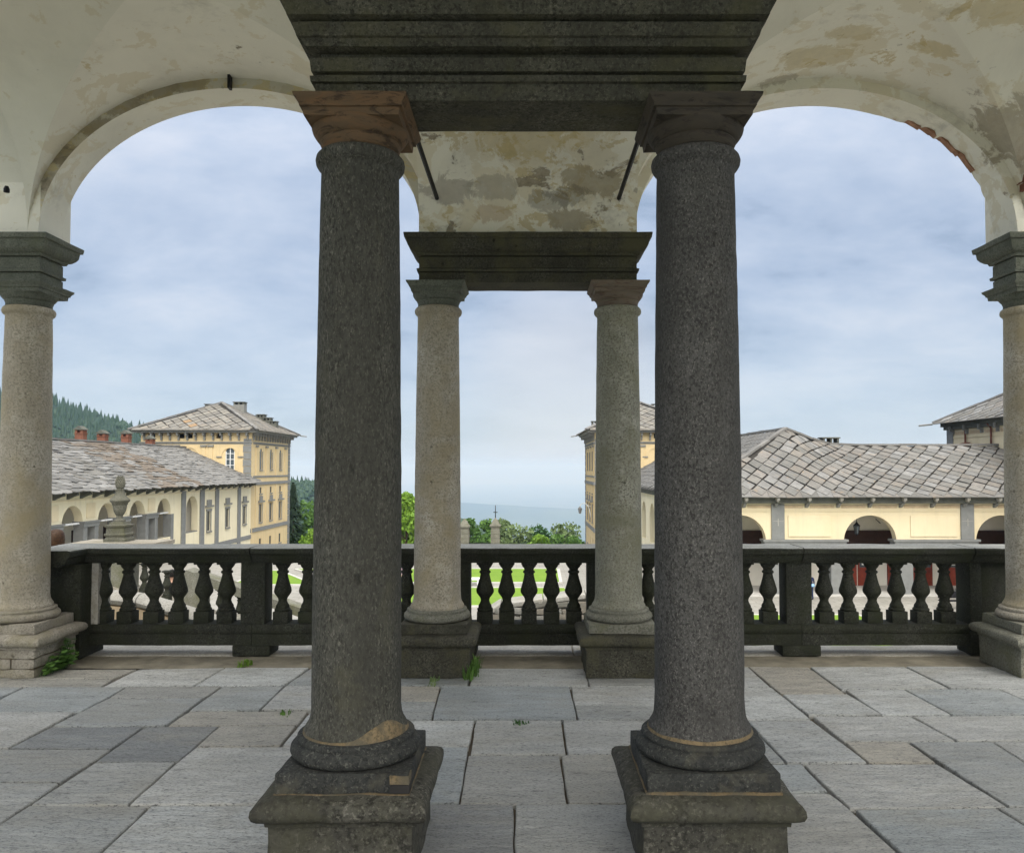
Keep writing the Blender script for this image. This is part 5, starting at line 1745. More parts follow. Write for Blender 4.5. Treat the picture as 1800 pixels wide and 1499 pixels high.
# ================================================================== PALACES
def palace(sg, xc, label, seed):
    """Square palace of three storeys with a pyramid roof; xc is the corner by the court, sg = -1 builds it towards -x."""
    random.seed(seed)
    W_ = 12.4; yf, yb = 88.0, 102.2
    r = empty('yellow_palace', label, 'palace', (xc + sg * W_ / 2, (yf + yb) / 2, -13))
    ztop = 5.72
    # front, facing the terrace; s runs along +x
    xa, xb = sorted((xc, xc + sg * W_))
    F = frame((xa, yf, 0), (1, 0, 0), (0, 1, 0))
    fx = lambda d: (d if sg > 0 else W_ - d)            # distance from the court corner -> s
    ops = []
    w0 = fx(2.4)
    ops.append((w0 - 0.52, w0 + 0.52, 1.30, 3.35, 0.52))
    attic = [fx(3.6), fx(7.0), fx(7.9), fx(11.2)]
    ops2 = [(a - 0.38, a + 0.38, 4.95, 5.5, 0) for a in attic]
    put('front_wall', wall_mesh(F, 0, W_, -13, 4.55, 0.5, ops, n=14), 'yellow', r, smooth='auto', angle=25)
    put('frieze_wall', wall_mesh(F, 0, W_, 4.551, ztop, 0.5, ops2), 'yellow', r)
    put('attic_back', fbox(F, 0.3, W_ - 0.3, 0.5, 0.6, 4.7, 5.6), 'hide_dark', r)
    wn = put('window', fbox(F, w0 - 0.5, w0 + 0.5, 0.13, 0.17, 1.31, 3.86), 'pane', r)
    mb = fbox(F, w0 - 0.04, w0 + 0.04, 0.07, 0.128, 1.31, 3.85)
    for z in (1.95, 2.6, 3.25):
        fbox(F, w0 - 0.5, w0 + 0.5, 0.08, 0.127, z - 0.03, z + 0.03, mb)
    fbox(F, w0 - 0.51, w0 - 0.43, 0.07, 0.128, 1.31, 3.5, mb); fbox(F, w0 + 0.43, w0 + 0.51, 0.07, 0.128, 1.31, 3.5, mb)
    put('frame', mb, 'white_paint', wn)
    # side, facing the court
    if sg < 0:
        G = frame((xc, yf, 0), (0, 1, 0), (-1, 0, 0)); sy = lambda y: y - yf; D = yb - yf; s0 = 0.502; s1 = D
    else:
        G = frame((xc, yb, 0), (0, -1, 0), (1, 0, 0)); sy = lambda y: yb - y; D = yb - yf; s0 = 0; s1 = D - 0.502
    ops = []; wl = []
    for y in (91.2, 94.8, 98.4):
        c = sy(y)
        for zb, zt, hw, rs in ((1.45, 3.55, 0.36, 0.36), (-1.30, -0.60, 0.36, 0), (-4.6, -2.55, 0.42, 0), (-7.6, -6.5, 0.40, 0), (-11, -9.2, 0.42, 0)):
            ops.append((c - hw, c + hw, zb, zt, rs)); wl.append((c, hw, zb, zt, rs))
    # one wall per storey row, since windows stand above each other
    bands = [(-13, -8.3), (-8.3, -5.0), (-5.0, -1.8), (-1.8, -0.1), (-0.1, 5.72)]
    for za, zb_ in bands:
        o_ = [o for o in ops if za < o[2] < zb_]
        put('court_wall', wall_mesh(G, s0, s1, za, zb_, 0.5, o_), 'yellow', r)
    for c, hw, zb, zt, rs in wl:
        wn = put('window', fbox(G, c - hw + 0.01, c + hw - 0.01, 0.06, 0.10, zb + 0.01, zt + rs), 'shutter' if zb < 1 else 'pane', r)
        mb = fbox(G, c - hw - 0.15, c + hw + 0.15, -0.10, -0.002, zb - 0.16, zb - 0.02)
        if zt - zb > 1.2:
            fbox(G, c - hw - 0.15, c - hw - 0.02, -0.06, -0.002, zb, zt, mb); fbox(G, c + hw + 0.02, c + hw + 0.15, -0.06, -0.002, zb, zt, mb)
        if -5 < zb < -3:
            fbox(G, c - 0.85, c + 0.85, -0.28, -0.002, zt + 0.22, zt + 0.42, mb); fbox(G, c - 0.45, c + 0.45, -0.14, -0.002, zt + 0.422, zt + 0.95, mb)
        put('frame', mb, 'trim_grey', wn)
    # quoins: course by course
    for k in range(24):
        z = -13 + k * 0.78
        if z > 4.5:
            break
        e = 0.92 if k % 2 else 0.86
        s = fx(0); a, b = sorted((s, s + (e if sg > 0 else -e)))
        put('quoin', fbox(F, a, b, -0.07, -0.002, z + 0.03, z + 0.75), 'trim_blue', r)
        q = sy(yb); a, b = sorted((q, q + (-0.8 if sg < 0 else 0.8)))
        put('quoin', fbox(G, a, b, -0.07, -0.002, z + 0.03, z + 0.75), 'trim_blue', r)
    for z0, z1, pr in ((-0.30, 0.05, 0.13), (-5.6, -5.15, 0.10), (0.55, 0.75, 0.08), (4.46, 4.58, 0.14), (4.32, 4.44, 0.05)):
        put('belt_course', fbox(F, -pr, W_ + pr, -pr, -0.003, z0, z1, fbox(G, s0, s1, -pr, -0.003, z0 + 0.002, z1 - 0.002)), 'trim_blue' if z0 < 4 else 'trim_grey', r)
    # pilasters, capitals and blind arches
    for d in (4.55, 5.35, 8.35, 9.15, 11.6):
        s = fx(d)
        put('pilaster', fbox(F, s - 0.2, s + 0.2, -0.08, -0.002, 0.76, 4.0), 'yellow', r)
        put('pilaster_capital', fbox(F, s - 0.34, s + 0.34, -0.2, -0.002, 4.002, 4.22), 'trim_grey', r)
    for d in (2.4, 6.85, 10.2):
        s = fx(d); mb = MB(); n = 12
        for ro, ri, pr in ((1.15, 0.92, 0.09),):
            for i in range(n):
                a0, a1 = PI * i / n, PI * (i + 1) / n
                P_ = [F(s + rr * math.cos(a), dd, 2.95 + rr * math.sin(a)) for a in (a0, a1) for rr in (ri, ro) for dd in (-pr, -0.002)]
                mb.add(P_, [(0, 2, 6, 4), (2, 3, 7, 6), (1, 0, 4, 5), (0, 1, 3, 2), (5, 4, 6, 7)])
        put('blind_arch', mb, 'yellow', r)
        put('impost_moulding', fbox(F, s - 1.5, s - 0.9, -0.12, -0.002, 2.82, 2.95, fbox(F, s + 0.9, s + 1.5, -0.12, -0.002, 2.82, 2.95)), 'trim_grey', r)
    for y in (89.6, 93.0, 96.6, 100.2):
        s = sy(y)
        put('pilaster', fbox(G, s - 0.2, s + 0.2, -0.08, -0.002, 0.76, 4.0), 'yellow', r)
        put('pilaster_capital', fbox(G, s - 0.34, s + 0.34, -0.2, -0.002, 4.002, 4.22), 'trim_grey', r)
        put('pilaster', fbox(G, s - 0.18, s + 0.18, -0.06, -0.002, -5.1, -0.32), 'yellow', r)
    # eaves: corbels and cornice
    for k in range(13):
        s = 0.4 + k * (W_ - 0.8) / 12
        put('corbel', fbox(F, s - 0.09, s + 0.09, -0.62, -0.002, 5.25, 5.58, fbox(F, s - 0.09, s + 0.09, -0.22, -0.002, 4.75, 5.248)), 'trim_grey', r)
    for k in range(15):
        s = 0.4 + k * (D - 0.8) / 14
        put('corbel', fbox(G, s - 0.09, s + 0.09, -0.62, -0.002, 5.25, 5.58, fbox(G, s - 0.09, s + 0.09, -0.22, -0.002, 4.75, 5.248)), 'trim_grey', r)
    put('cornice', MB().rect_stack((xa + xb) / 2, (yf + yb) / 2, W_ / 2, D / 2, [(5.581, 0.72), (5.72, 0.74), (5.76, 0.85), (5.86, 0.88)]), 'trim_grey', r)
    # pyramid roof
    e = 1.0; A = Vector(((xa + xb) / 2, (yf + yb) / 2, 9.55))
    x0, x1, y0, y1, ze = xa - e, xb + e, yf - e, yb + e, 5.87
    roof = put('roof', MB().add([(x0, y0, ze), (x1, y0, ze), (x1, y1, ze), (x0, y1, ze), tuple(A - Vector((0, 0, 0.05)))], [(0, 1, 4), (1, 2, 4), (2, 3, 4), (3, 0, 4), (3, 2, 1, 0)]), 'roof_under', r)
    PAL2 = [(0.28, 0.26, 0.225), (0.31, 0.29, 0.25), (0.24, 0.225, 0.20), (0.33, 0.30, 0.255), (0.26, 0.245, 0.22), (0.29, 0.275, 0.245)]
    f_up = Vector((0, A.y - y0, A.z - ze)); fl = f_up.length
    slates(roof, lambda u: (u, y0 - 0.05, ze + 0.04), lambda u: f_up.normalized(), lambda u: fl * max(0, 1 - abs(u - A.x) / ((x1 - x0) / 2)) - 0.5, x0 + 0.4, x1 - 0.2, PAL2, 1.16, 0.66, 150, accents=((15, (0.36, 0.24, 0.13)), (32, (0.36, 0.24, 0.13))) if sg < 0 else ())
    if sg < 0:
        g_up = Vector((A.x - x1, 0, A.z - ze)); gl = g_up.length
        slates(roof, lambda u: (x1 + 0.05, u, ze + 0.04), lambda u: g_up.normalized(), lambda u: gl * max(0, 1 - abs(u - A.y) / ((y1 - y0) / 2)) - 0.5, y0 + 0.4, y1 - 0.2, PAL2, 1.16, 0.66, 100)
    else:
        g_up = Vector((A.x - x0, 0, A.z - ze)); gl = g_up.length
        slates(roof, lambda u: (x0 - 0.05, -u, ze + 0.04), lambda u: g_up.normalized(), lambda u: gl * max(0, 1 - abs(-u - A.y) / ((y1 - y0) / 2)) - 0.5, -y1 + 0.4, -y0 - 0.2, PAL2, 1.16, 0.66, 100)
    xn, xf = (x1, x0) if sg < 0 else (x0, x1)
    ridge_stones(roof, [(xn, y0, ze + 0.05), tuple(A + Vector((0, 0, 0.02)))], 0.4, 1.2)
    ridge_stones(roof, [(xf, y0, ze + 0.05), tuple(A + Vector((0, 0, 0.02)))], 0.4, 1.2)
    ridge_stones(roof, [(xn, y1, ze + 0.05), tuple(A + Vector((0, 0, 0.02)))], 0.4, 1.2)
    m = -sg
    for dx, y, w, zt in ((1.75 * m, 96.5, 0.65, 9.75), (-2.7 * m, 99, 0.75, 9.7), (3.7 * m, 98.5, 0.5, 8.35), (4.5 * m, 98.5, 0.5, 7.95), (5.2 * m, 98.5, 0.5, 7.5)):
        cx_ = A.x + dx
        ch = put('chimney', MB().box(cx_ - w, cx_ + w, y - 0.5, y + 0.5, zt - 2.2, zt - 0.35), 'trim_grey' if w > 0.55 else 'trim_dark', roof)
        mb = MB()
        for k in (-1, 0, 1):
            mb.box(cx_ + k * (w - 0.1) - 0.1, cx_ + k * (w - 0.1) + 0.1, y - 0.48, y + 0.48, zt - 0.35, zt - 0.08)
        mb.box(cx_ - w - 0.08, cx_ + w + 0.08, y - 0.58, y + 0.58, zt - 0.08, zt)
        put('chimney_cap', mb, 'trim_dark', ch)
    put('gutter_spout', MB().tube((x1 if sg < 0 else x0, y1, ze), ((x1 + 0.8) if sg < 0 else (x0 - 0.8), y1 + 0.4, ze - 0.1), 0.07, 6), 'trim_grey', roof)
    return r


palace(-1, -31.0, 'yellow palace with pyramid slate roof and grey quoins standing behind the arcaded wing', 51)
palace(1, 7.5, 'yellow palace half hidden by the cracked pale column, bracket lamp on its edge', 52)

# bracket lamp on the corner of the second palace
o = empty('wall_lantern', 'white iron bracket lamp curling out from the palace corner', 'lamp', (7.4, 93, -3.4))
pts = [(7.43, 93, -4.2), (7.25, 93, -3.2), (7.0, 93, -2.7), (6.65, 93, -2.5), (6.3, 93, -2.6), (6.15, 93, -2.9)]
put('bracket', MB().path(pts, 0.045, 6).path([(7.43, 93, -2.9), (6.9, 93, -2.75)], 0.035, 6), 'white_paint', o, smooth=True)
put('lantern', MB().lathe(6.15, 93, [(0.04, -3.75), (0.14, -3.7), (0.24, -3.2), (0.27, -3.18), (0.10, -2.98), (0.03, -2.9)], 8), 'trim_blue', o)

# ================================================================== GATE at the end of the court
def gate_pillar(x, label, zt, w=0.50):
    r = empty('gate_pillar', label, 'gate pillar', (x, 95, -10.3), 'pillars of the court gate')
    mb = MB()
    put('shaft', MB().box(x - w, x + w, 95 - w, 95 + w, -10.3, zt - 1.15), 'stone_mid', r)
    z = -10.2
    while z < zt - 1.5:
        put('stone_block', MB().box(x - w - 0.04, x + w + 0.04, 95 - w - 0.04, 95 + w + 0.04, z + 0.03, min(z + 0.52, zt - 1.2)), 'stone_mid', r, bevel=0.03)
        z += 0.56
    put('cap', MB().rect_stack(x, 95, w, w, [(zt - 1.149, 0.06), (zt - 1.0, 0.16), (zt - 0.85, 0.16), (zt - 0.8, 0.02), (zt - 0.25, -0.22), (zt - 0.2, -0.34), (zt, -0.45)]), 'stone_mid', r)
    return r


gx = [X_at(817, 95), X_at(871, 95), X_at(729, 95)]
gate_pillar(gx[0], 'plain stone gate pillar with pyramid cap beside the pale column', -4.45)
gate_pillar(gx[1], 'stone gate pillar that carries the iron cross', -4.35)
gate_pillar(gx[2], 'stone gate pillar at the edge of the bright spring-green tree', -6.2, 0.6)
o = put('iron_cross', MB().tube((gx[1], 95, -4.36), (gx[1], 95, -2.85), 0.06, 6, 0.04).tube((gx[1] - 0.25, 95, -3.7), (gx[1] + 0.25, 95, -3.7), 0.05, 6), 'iron', loc=(gx[1], 95, -4.36))
tag(o, 'thin dark iron cross on top of the gate pillar', 'cross')
for i, (a, b) in enumerate(((gx[2] + 0.65, gx[0] - 0.55), (gx[0] + 0.55, gx[1] - 0.55), (gx[1] + 0.55, 6.9))):
    r = empty('iron_fence', ('dark iron railing between the tree-side pillar and the plain gate pillar', 'dark iron gate railing between the plain pillar and the one with the cross', 'low stone wall and railing running from the cross pillar to the palace')[i], 'fence', ((a + b) / 2, 95, -10.2))
    top = -7.2 if i < 2 else -8.7
    put('dwarf_wall', MB().box(a, b, 94.8, 95.2, -10.3, -9.55), 'trim_grey', r)
    mb = MB().box(a, b, 94.97, 95.03, top - 0.25, top - 0.17).box(a, b, 94.97, 95.03, -9.45, -9.38)
    put('cross_bar', mb, 'iron', r)
    mb = MB()
    x = a + 0.08
    while x < b:
        mb.tube((x, 95, -9.56), (x, 95, top), 0.028, 5, 0.02); x += 0.17
    put('railing', mb, 'iron', r)['kind'] = 'stuff'

# ================================================================== STAIR on the woman's side
random.seed(77)
put('stair_landing', MB().box(-9.6, -4.76, 7.25, 13.7, -6.3, -0.92), 'rubble', kind='structure')
put('stair_flight', MB().add([(-9.6, 14.35, -0.9), (-6.9, 14.35, -1.7), (2.0, 14.35, -5.9), (2.0, 17.2, -5.9), (-6.9, 17.2, -1.7), (-9.6, 17.2, -0.9), (-9.6, 14.35, -6.3), (2.0, 14.35, -6.3), (2.0, 17.2, -6.3), (-9.6, 17.2, -6.3)],
                             [(0, 1, 4, 5), (1, 2, 3, 4), (0, 6, 7, 2, 1), (5, 4, 3, 8, 9), (2, 7, 8, 3), (0, 5, 9, 6)]), 'kerb', kind='structure')

STM = []
for i in range(6):
    w = worn(MB().box(-0.5, 0.5, -0.5, 0.5, -0.5, 0.5), 0.5, 0.10, 2.2, i * 5.1, rounds=1, edge=0.08)
    me = w.mesh('stone'); me.materials.append(M['rubble_stone'])
    for p in me.polygons:
        p.use_smooth = True
    STM.append(me)


def rubble_face(parent, x0, x1, yf, top, bottom, h=0.16, lim=140):
    k = 0
    z = bottom
    while k < lim:
        x = x0 + random.uniform(-0.1, 0.05); any_ = False
        while x < x1:
            w = random.uniform(0.14, 0.42)
            t = top(x + w / 2) - h * 0.45
            zz = z + random.uniform(-0.02, 0.02)
            if zz < t:
                c = random.choice(((0.26, 0.25, 0.21), (0.34, 0.33, 0.29), (0.20, 0.19, 0.165), (0.30, 0.27, 0.22), (0.38, 0.37, 0.33)))
                instance(random.choice(STM), 'stone', parent, Matrix.Translation((x + w / 2, yf, zz)) @ Matrix.Rotation(random.gauss(0, 0.09), 4, 'Y') @ Matrix.Diagonal((w * 0.95, 0.12, h * random.uniform(0.75, 0.98), 1)), c)
                k += 1; any_ = True
            x += w
        z += h
        if not any_ and z > bottom + 1:
            break


SY = 14.0
stop = lambda x: -0.43 - 0.33 * (x + 7.33)
sb = empty('stair_balustrade', 'old stone stair balustrade on a rubble wall, descending past the urn', 'balustrade', (-6, SY, -1.0))
xA, xB = -7.9, 0.6


def sloped(x0, x1, y0, y1, za, zb):
    """Bar that follows the stair: za, zb are heights above the wall top."""
    mb = MB()
    v = []
    for z in (za, zb):
        for y in (y0, y1):
            for x in (x0, x1):
                v.append((x, y, stop(x) + z))
    return mb.add(v, [(0, 2, 3, 1), (4, 5, 7, 6), (0, 1, 5, 4), (2, 6, 7, 3), (0, 4, 6, 2), (1, 3, 7, 5)])


mb = MB()
v = [(x, y, z) for x in (xA, xB) for y in (SY - 0.22, SY + 0.3) for z in (-6.25, stop(x) - 0.09)]
mb.add(v, [(0, 1, 3, 2), (4, 6, 7, 5), (0, 4, 5, 1), (2, 3, 7, 6), (1, 5, 7, 3), (0, 2, 6, 4)])
put('rubble_wall', mb, 'rubble', sb)
rubble_face(sb, -7.6, -3.4, SY - 0.24, stop, -1.95, 0.17, 170)
put('wall_coping', worn(sloped(xA, xB, SY - 0.30, SY + 0.36, -0.088, 0.0), 0.2, 0.012, 4, 3), 'stone_warm', sb, smooth='auto')
put('hand_rail', worn(sloped(-6.0, xB, SY - 0.17, SY + 0.2, 0.53, 0.69), 0.2, 0.008, 4, 5), 'stone_mid', sb, smooth='auto')
for x in (-5.45, -5.10, -4.75, -4.32, -3.9, -3.5, -3.1, -2.7):
    instance(BALM[int(-x * 10) % 4], 'baluster', sb, Matrix.Translation((x, SY, stop(x) - 0.005)))
for a, b, h in ((-6.02, -5.72, 0.74), (-2.35, -2.0, 0.8)):
    put('pier', worn(MB().box(a, b, SY - 0.19, SY + 0.22, stop(a) - 0.25, stop(b) + h), 0.12, 0.012, 5, a), 'stone_mid', sb, smooth='auto')
put('pier', worn(MB().box(-7.42, -7.02, SY - 0.22, SY + 0.24, -0.55, 0.235), 0.12, 0.01, 5, 8), 'stone_mid', sb, smooth='auto')
put('pier_slab', worn(MB().box(-7.95, -6.45, SY - 0.35, SY + 0.4, 0.237, 0.305), 0.15, 0.012, 4, 2), 'stone_warm', sb, smooth='auto')
for x in (-7.72, -6.80, -6.40):
    instance(BALM[int(-x * 10) % 4], 'baluster', sb, Matrix.Translation((x, SY, stop(x) - 0.005)))

urn = empty('stone_urn', 'weathered stone urn topped by a pine cone on a square pedestal', 'urn', (-7.26, SY, 0.306))
ux, uy = -7.26, SY
put('pedestal', worn(MB().rect_stack(ux, uy, 0.165, 0.165, [(0.306, 0.02), (0.355, 0.022), (0.365, 0.0), (0.40, -0.008), (0.415, 0.012), (0.445, 0.014), (0.458, -0.012), (0.555, -0.014), (0.572, 0.01), (0.602, 0.016), (0.612, -0.04), (0.655, -0.05)]), 0.06, 0.005, 9, 3), 'stone_urn', urn, smooth='auto')
put('bowl', MB().lathe(ux, uy, [(0.10, 0.655), (0.10, 0.685), (0.06, 0.70), (0.052, 0.72), (0.058, 0.745), (0.052, 0.755), (0.075, 0.79), (0.098, 0.84), (0.112, 0.90), (0.118, 0.945), (0.128, 0.955), (0.135, 0.985), (0.150, 1.0), (0.163, 1.015), (0.166, 1.04), (0.155, 1.052)], 32, 0.004, 3, 8), 'stone_urn', urn, smooth='auto')
put('lid', MB().lathe(ux, uy, [(0.155, 1.05), (0.150, 1.062), (0.12, 1.085), (0.092, 1.12), (0.076, 1.165), (0.070, 1.205), (0.078, 1.212), (0.078, 1.226), (0.06, 1.235)], 32, 0.003, 5, 8), 'stone_urn', urn, smooth='auto')
cone = MB()
pr = [(0.05, 1.23), (0.07, 1.26), (0.079, 1.31), (0.075, 1.36), (0.058, 1.41), (0.032, 1.445), (0.008, 1.462)]
cone.lathe(ux, uy, pr, 20)
for i in range(8):
    z = 1.245 + i * 0.027
    rr = smooth_interp(z, [(b, a) for a, b in pr])
    for j in range(12):
        a = 2 * PI * (j + 0.5 * (i % 2)) / 12
        c, s = math.cos(a), math.sin(a)
        w = 0.22
        p = lambda r_, da, z_: (ux + r_ * math.cos(a + da), uy + r_ * math.sin(a + da), z_)
        cone.add([p(rr * 0.96, -w, z), p(rr * 0.96, w, z), p(rr + 0.012, 0, z + 0.022), p(rr * 0.9, 0, z + 0.045)], [(0, 1, 2), (1, 3, 2), (3, 0, 2)])
put('pine_cone', cone, 'stone_urn', urn)

# coped wall of the near flight, plaster below
cw = empty('coped_wall', 'low beige wall with a pale rounded stone coping outside the balustrade', 'wall', (-4.6, 9.5, 0))
CP = [(-5.75, 9.6, -0.02), (-5.3, 9.5, 0.03), (-4.95, 9.44, 0.06), (-4.6, 9.42, 0.03), (-4.2, 9.45, -0.09), (-3.7, 9.52, -0.27), (-3.1, 9.62, -0.50), (-2.4, 9.75, -0.78)]
mb = MB()
n = len(CP)
for x, y, z in CP:
    mb.v += [(x, y - 0.12, z - 0.08), (x, y + 0.12, z - 0.08), (x, y - 0.12, -6.2), (x, y + 0.12, -6.2)]
for i in range(n - 1):
    a = i * 4; b = a + 4
    mb.f += [(a, a + 2, b + 2, b), (a + 1, b + 1, b + 3, a + 3), (a, b, b + 1, a + 1)]
mb.f += [(0, 1, 3, 2), ((n - 1) * 4, (n - 1) * 4 + 2, (n - 1) * 4 + 3, (n - 1) * 4 + 1)]
put('plastered_wall', mb, 'beige_wall', cw)
for i in range(n - 1):
    a = Vector(CP[i]); b = Vector(CP[i + 1]); d = (b - a).normalized()
    m = MB(); k = 10
    for p in (a + d * 0.006, b - d * 0.006):
        for j in range(k):
            t = 2 * PI * j / k
            m.v.append((p.x, p.y + 0.17 * math.cos(t), p.z + 0.085 * math.sin(t) + 0.01 * noise.noise(Vector((p.x * 3, j, 0)))))
    for j in range(k):
        m.f.append((j, (j + 1) % k, k + (j + 1) % k, k + j))
    m.f += [tuple(range(k))[::-1], tuple(range(k, 2 * k))]
    put('coping_stone', m, 'coping', cw, smooth='auto', angle=50)

# retaining wall of the other flight, seen through the middle balusters
rw = empty('rubble_wall', 'sloping rubble retaining wall with pale coping below the middle balustrade', 'wall', (0.6, 13.2, -6.2))
rt = lambda x: -0.64 + 0.115 * (x + 0.5) - (0.5 * max(0, -0.45 - x))
mb = MB()
xs_ = [-2.0, -0.45, 1.2, 2.6]
for x in xs_:
    mb.v += [(x, 13.0, rt(x) - 0.06), (x, 13.5, rt(x) - 0.06), (x, 13.0, -6.25), (x, 13.5, -6.25)]
for i in range(3):
    a = i * 4; b = a + 4
    mb.f += [(a, a + 2, b + 2, b), (a + 1, b + 1, b + 3, a + 3), (a, b, b + 1, a + 1)]
mb.f += [(0, 1, 3, 2), (12, 14, 15, 13)]
put('wall_core', mb, 'rubble', rw)
rubble_face(rw, -1.7, 2.4, 12.985, rt, -1.62, 0.11, 230)
for a, b in zip([-2.0, -1.2, -0.45, 0.25, 0.95, 1.7], [-1.2, -0.45, 0.25, 0.95, 1.7, 2.6]):
    m = MB()
    m.v = [(x, y, rt(x) + z) for x in (a + 0.006, b - 0.006) for y in (12.93, 13.55) for z in (-0.06, 0.012)]
    m.f = [(0, 1, 3, 2), (4, 6, 7, 5), (0, 4, 5, 1), (2, 3, 7, 6), (1, 5, 7, 3), (0, 2, 6, 4)]
    put('coping_stone', worn(m, 0.2, 0.008, 5, a, edge=0.012), 'coping', rw, smooth='auto')

# ------------------------------------------------------------------ things in the court
o = empty('stone_bench', 'small white stone bench at the edge of the middle lawns', 'bench', (-3.55, 52.2, GZ))
put('seat', MB().box(-3.95, -3.15, 51.95, 52.4, GZ + 0.36, GZ + 0.50), 'white_paint', o, bevel=0.02)
for dx in (-3.85, -3.35):
    put('leg', MB().box(dx, dx + 0.12, 52.0, 52.35, GZ, GZ + 0.358), 'white_paint', o)
o = empty('iron_bench', 'black iron bench on the pale paving near the solid end pier', 'bench', (X_at(1672, 43.5), 43.5, GZ))
bx = X_at(1672, 43.5)
put('seat', MB().box(bx - 0.75, bx + 0.75, 43.3, 43.75, GZ + 0.42, GZ + 0.47), 'iron', o)
put('backrest', MB().box(bx - 0.75, bx + 0.75, 43.72, 43.77, GZ + 0.55, GZ + 0.92), 'iron', o)
for dx in (-0.68, 0.62):
    put('leg', MB().box(bx + dx, bx + dx + 0.06, 43.3, 43.36, GZ, GZ + 0.42).box(bx + dx, bx + dx + 0.06, 43.7, 43.76, GZ, GZ + 0.9), 'iron', o)
o = empty('waste_bin', 'dark grey litter bin standing beside the iron bench', 'bin', (bx + 1.25, 43.6, GZ))
put('bin_body', MB().lathe(bx + 1.25, 43.6, [(0.22, GZ), (0.25, GZ + 0.1), (0.27, GZ + 0.85), (0.30, GZ + 0.9), (0.30, GZ + 0.95)], 14), 'iron', o, smooth='auto')
put('bin_lid', MB().lathe(bx + 1.25, 43.6, [(0.24, GZ + 1.05), (0.24, GZ + 1.1), (0.05, GZ + 1.16)], 14).tube((bx + 1.05, 43.6, GZ + 0.9), (bx + 1.05, 43.6, GZ + 1.06), 0.02, 5).tube((bx + 1.45, 43.6, GZ + 0.9), (bx + 1.45, 43.6, GZ + 1.06), 0.02, 5), 'iron', o)

# ================================================================== PEOPLE
M['skin'] = plain('skin', (0.50, 0.30, 0.21), 0.6, 0.08, 5)
M['hair_brown'] = plain('hair_brown', (0.06, 0.03, 0.014), 0.5, 0.7, 34)
M['hair_grey'] = plain('hair_grey', (0.50, 0.47, 0.42), 0.6, 0.2, 20)
M['hair_black'] = plain('hair_black', (0.02, 0.017, 0.015), 0.55, 0.3, 20)
M['cloth_white'] = plain('cloth_white', (0.72, 0.74, 0.80), 0.85, 0.06, 6)
M['cloth_navy'] = plain('cloth_navy', (0.02, 0.03, 0.075), 0.9, 0.2, 6)
M['cloth_sky'] = plain('cloth_sky', (0.28, 0.47, 0.75), 0.9, 0.1, 6)
M['cloth_black'] = plain('cloth_black', (0.016, 0.017, 0.024), 0.9, 0.2, 6)
M['cloth_pink'] = plain('cloth_pink', (0.42, 0.30, 0.36), 0.9, 0.1, 6)
M['cloth_khaki'] = plain('cloth_khaki', (0.48, 0.44, 0.37), 0.9, 0.1, 6)


def skin_mesh(joints, edges, root, sub=2):
    me = bpy.data.meshes.new('skin')
    names = list(joints)
    me.from_pydata([joints[n][0] for n in names], [(names.index(a), names.index(b)) for a, b in edges], [])
    o = bpy.data.objects.new('skin_tmp', me)
    COL.objects.link(o)
    o.modifiers.new('s', 'SKIN')
    for i, n in enumerate(names):
        d = me.skin_vertices[0].data[i]
        r_ = joints[n][1]
        d.radius = r_ if isinstance(r_, tuple) else (r_, r_)
        d.use_root = (n == root)
    m2 = o.modifiers.new('u', 'SUBSURF'); m2.levels = sub; m2.render_levels = sub
    dg = bpy.context.evaluated_depsgraph_get()
    out = bpy.data.meshes.new_from_object(o.evaluated_get(dg))
    bpy.data.objects.remove(o); bpy.data.meshes.remove(me)
    out.materials.clear()
    return out


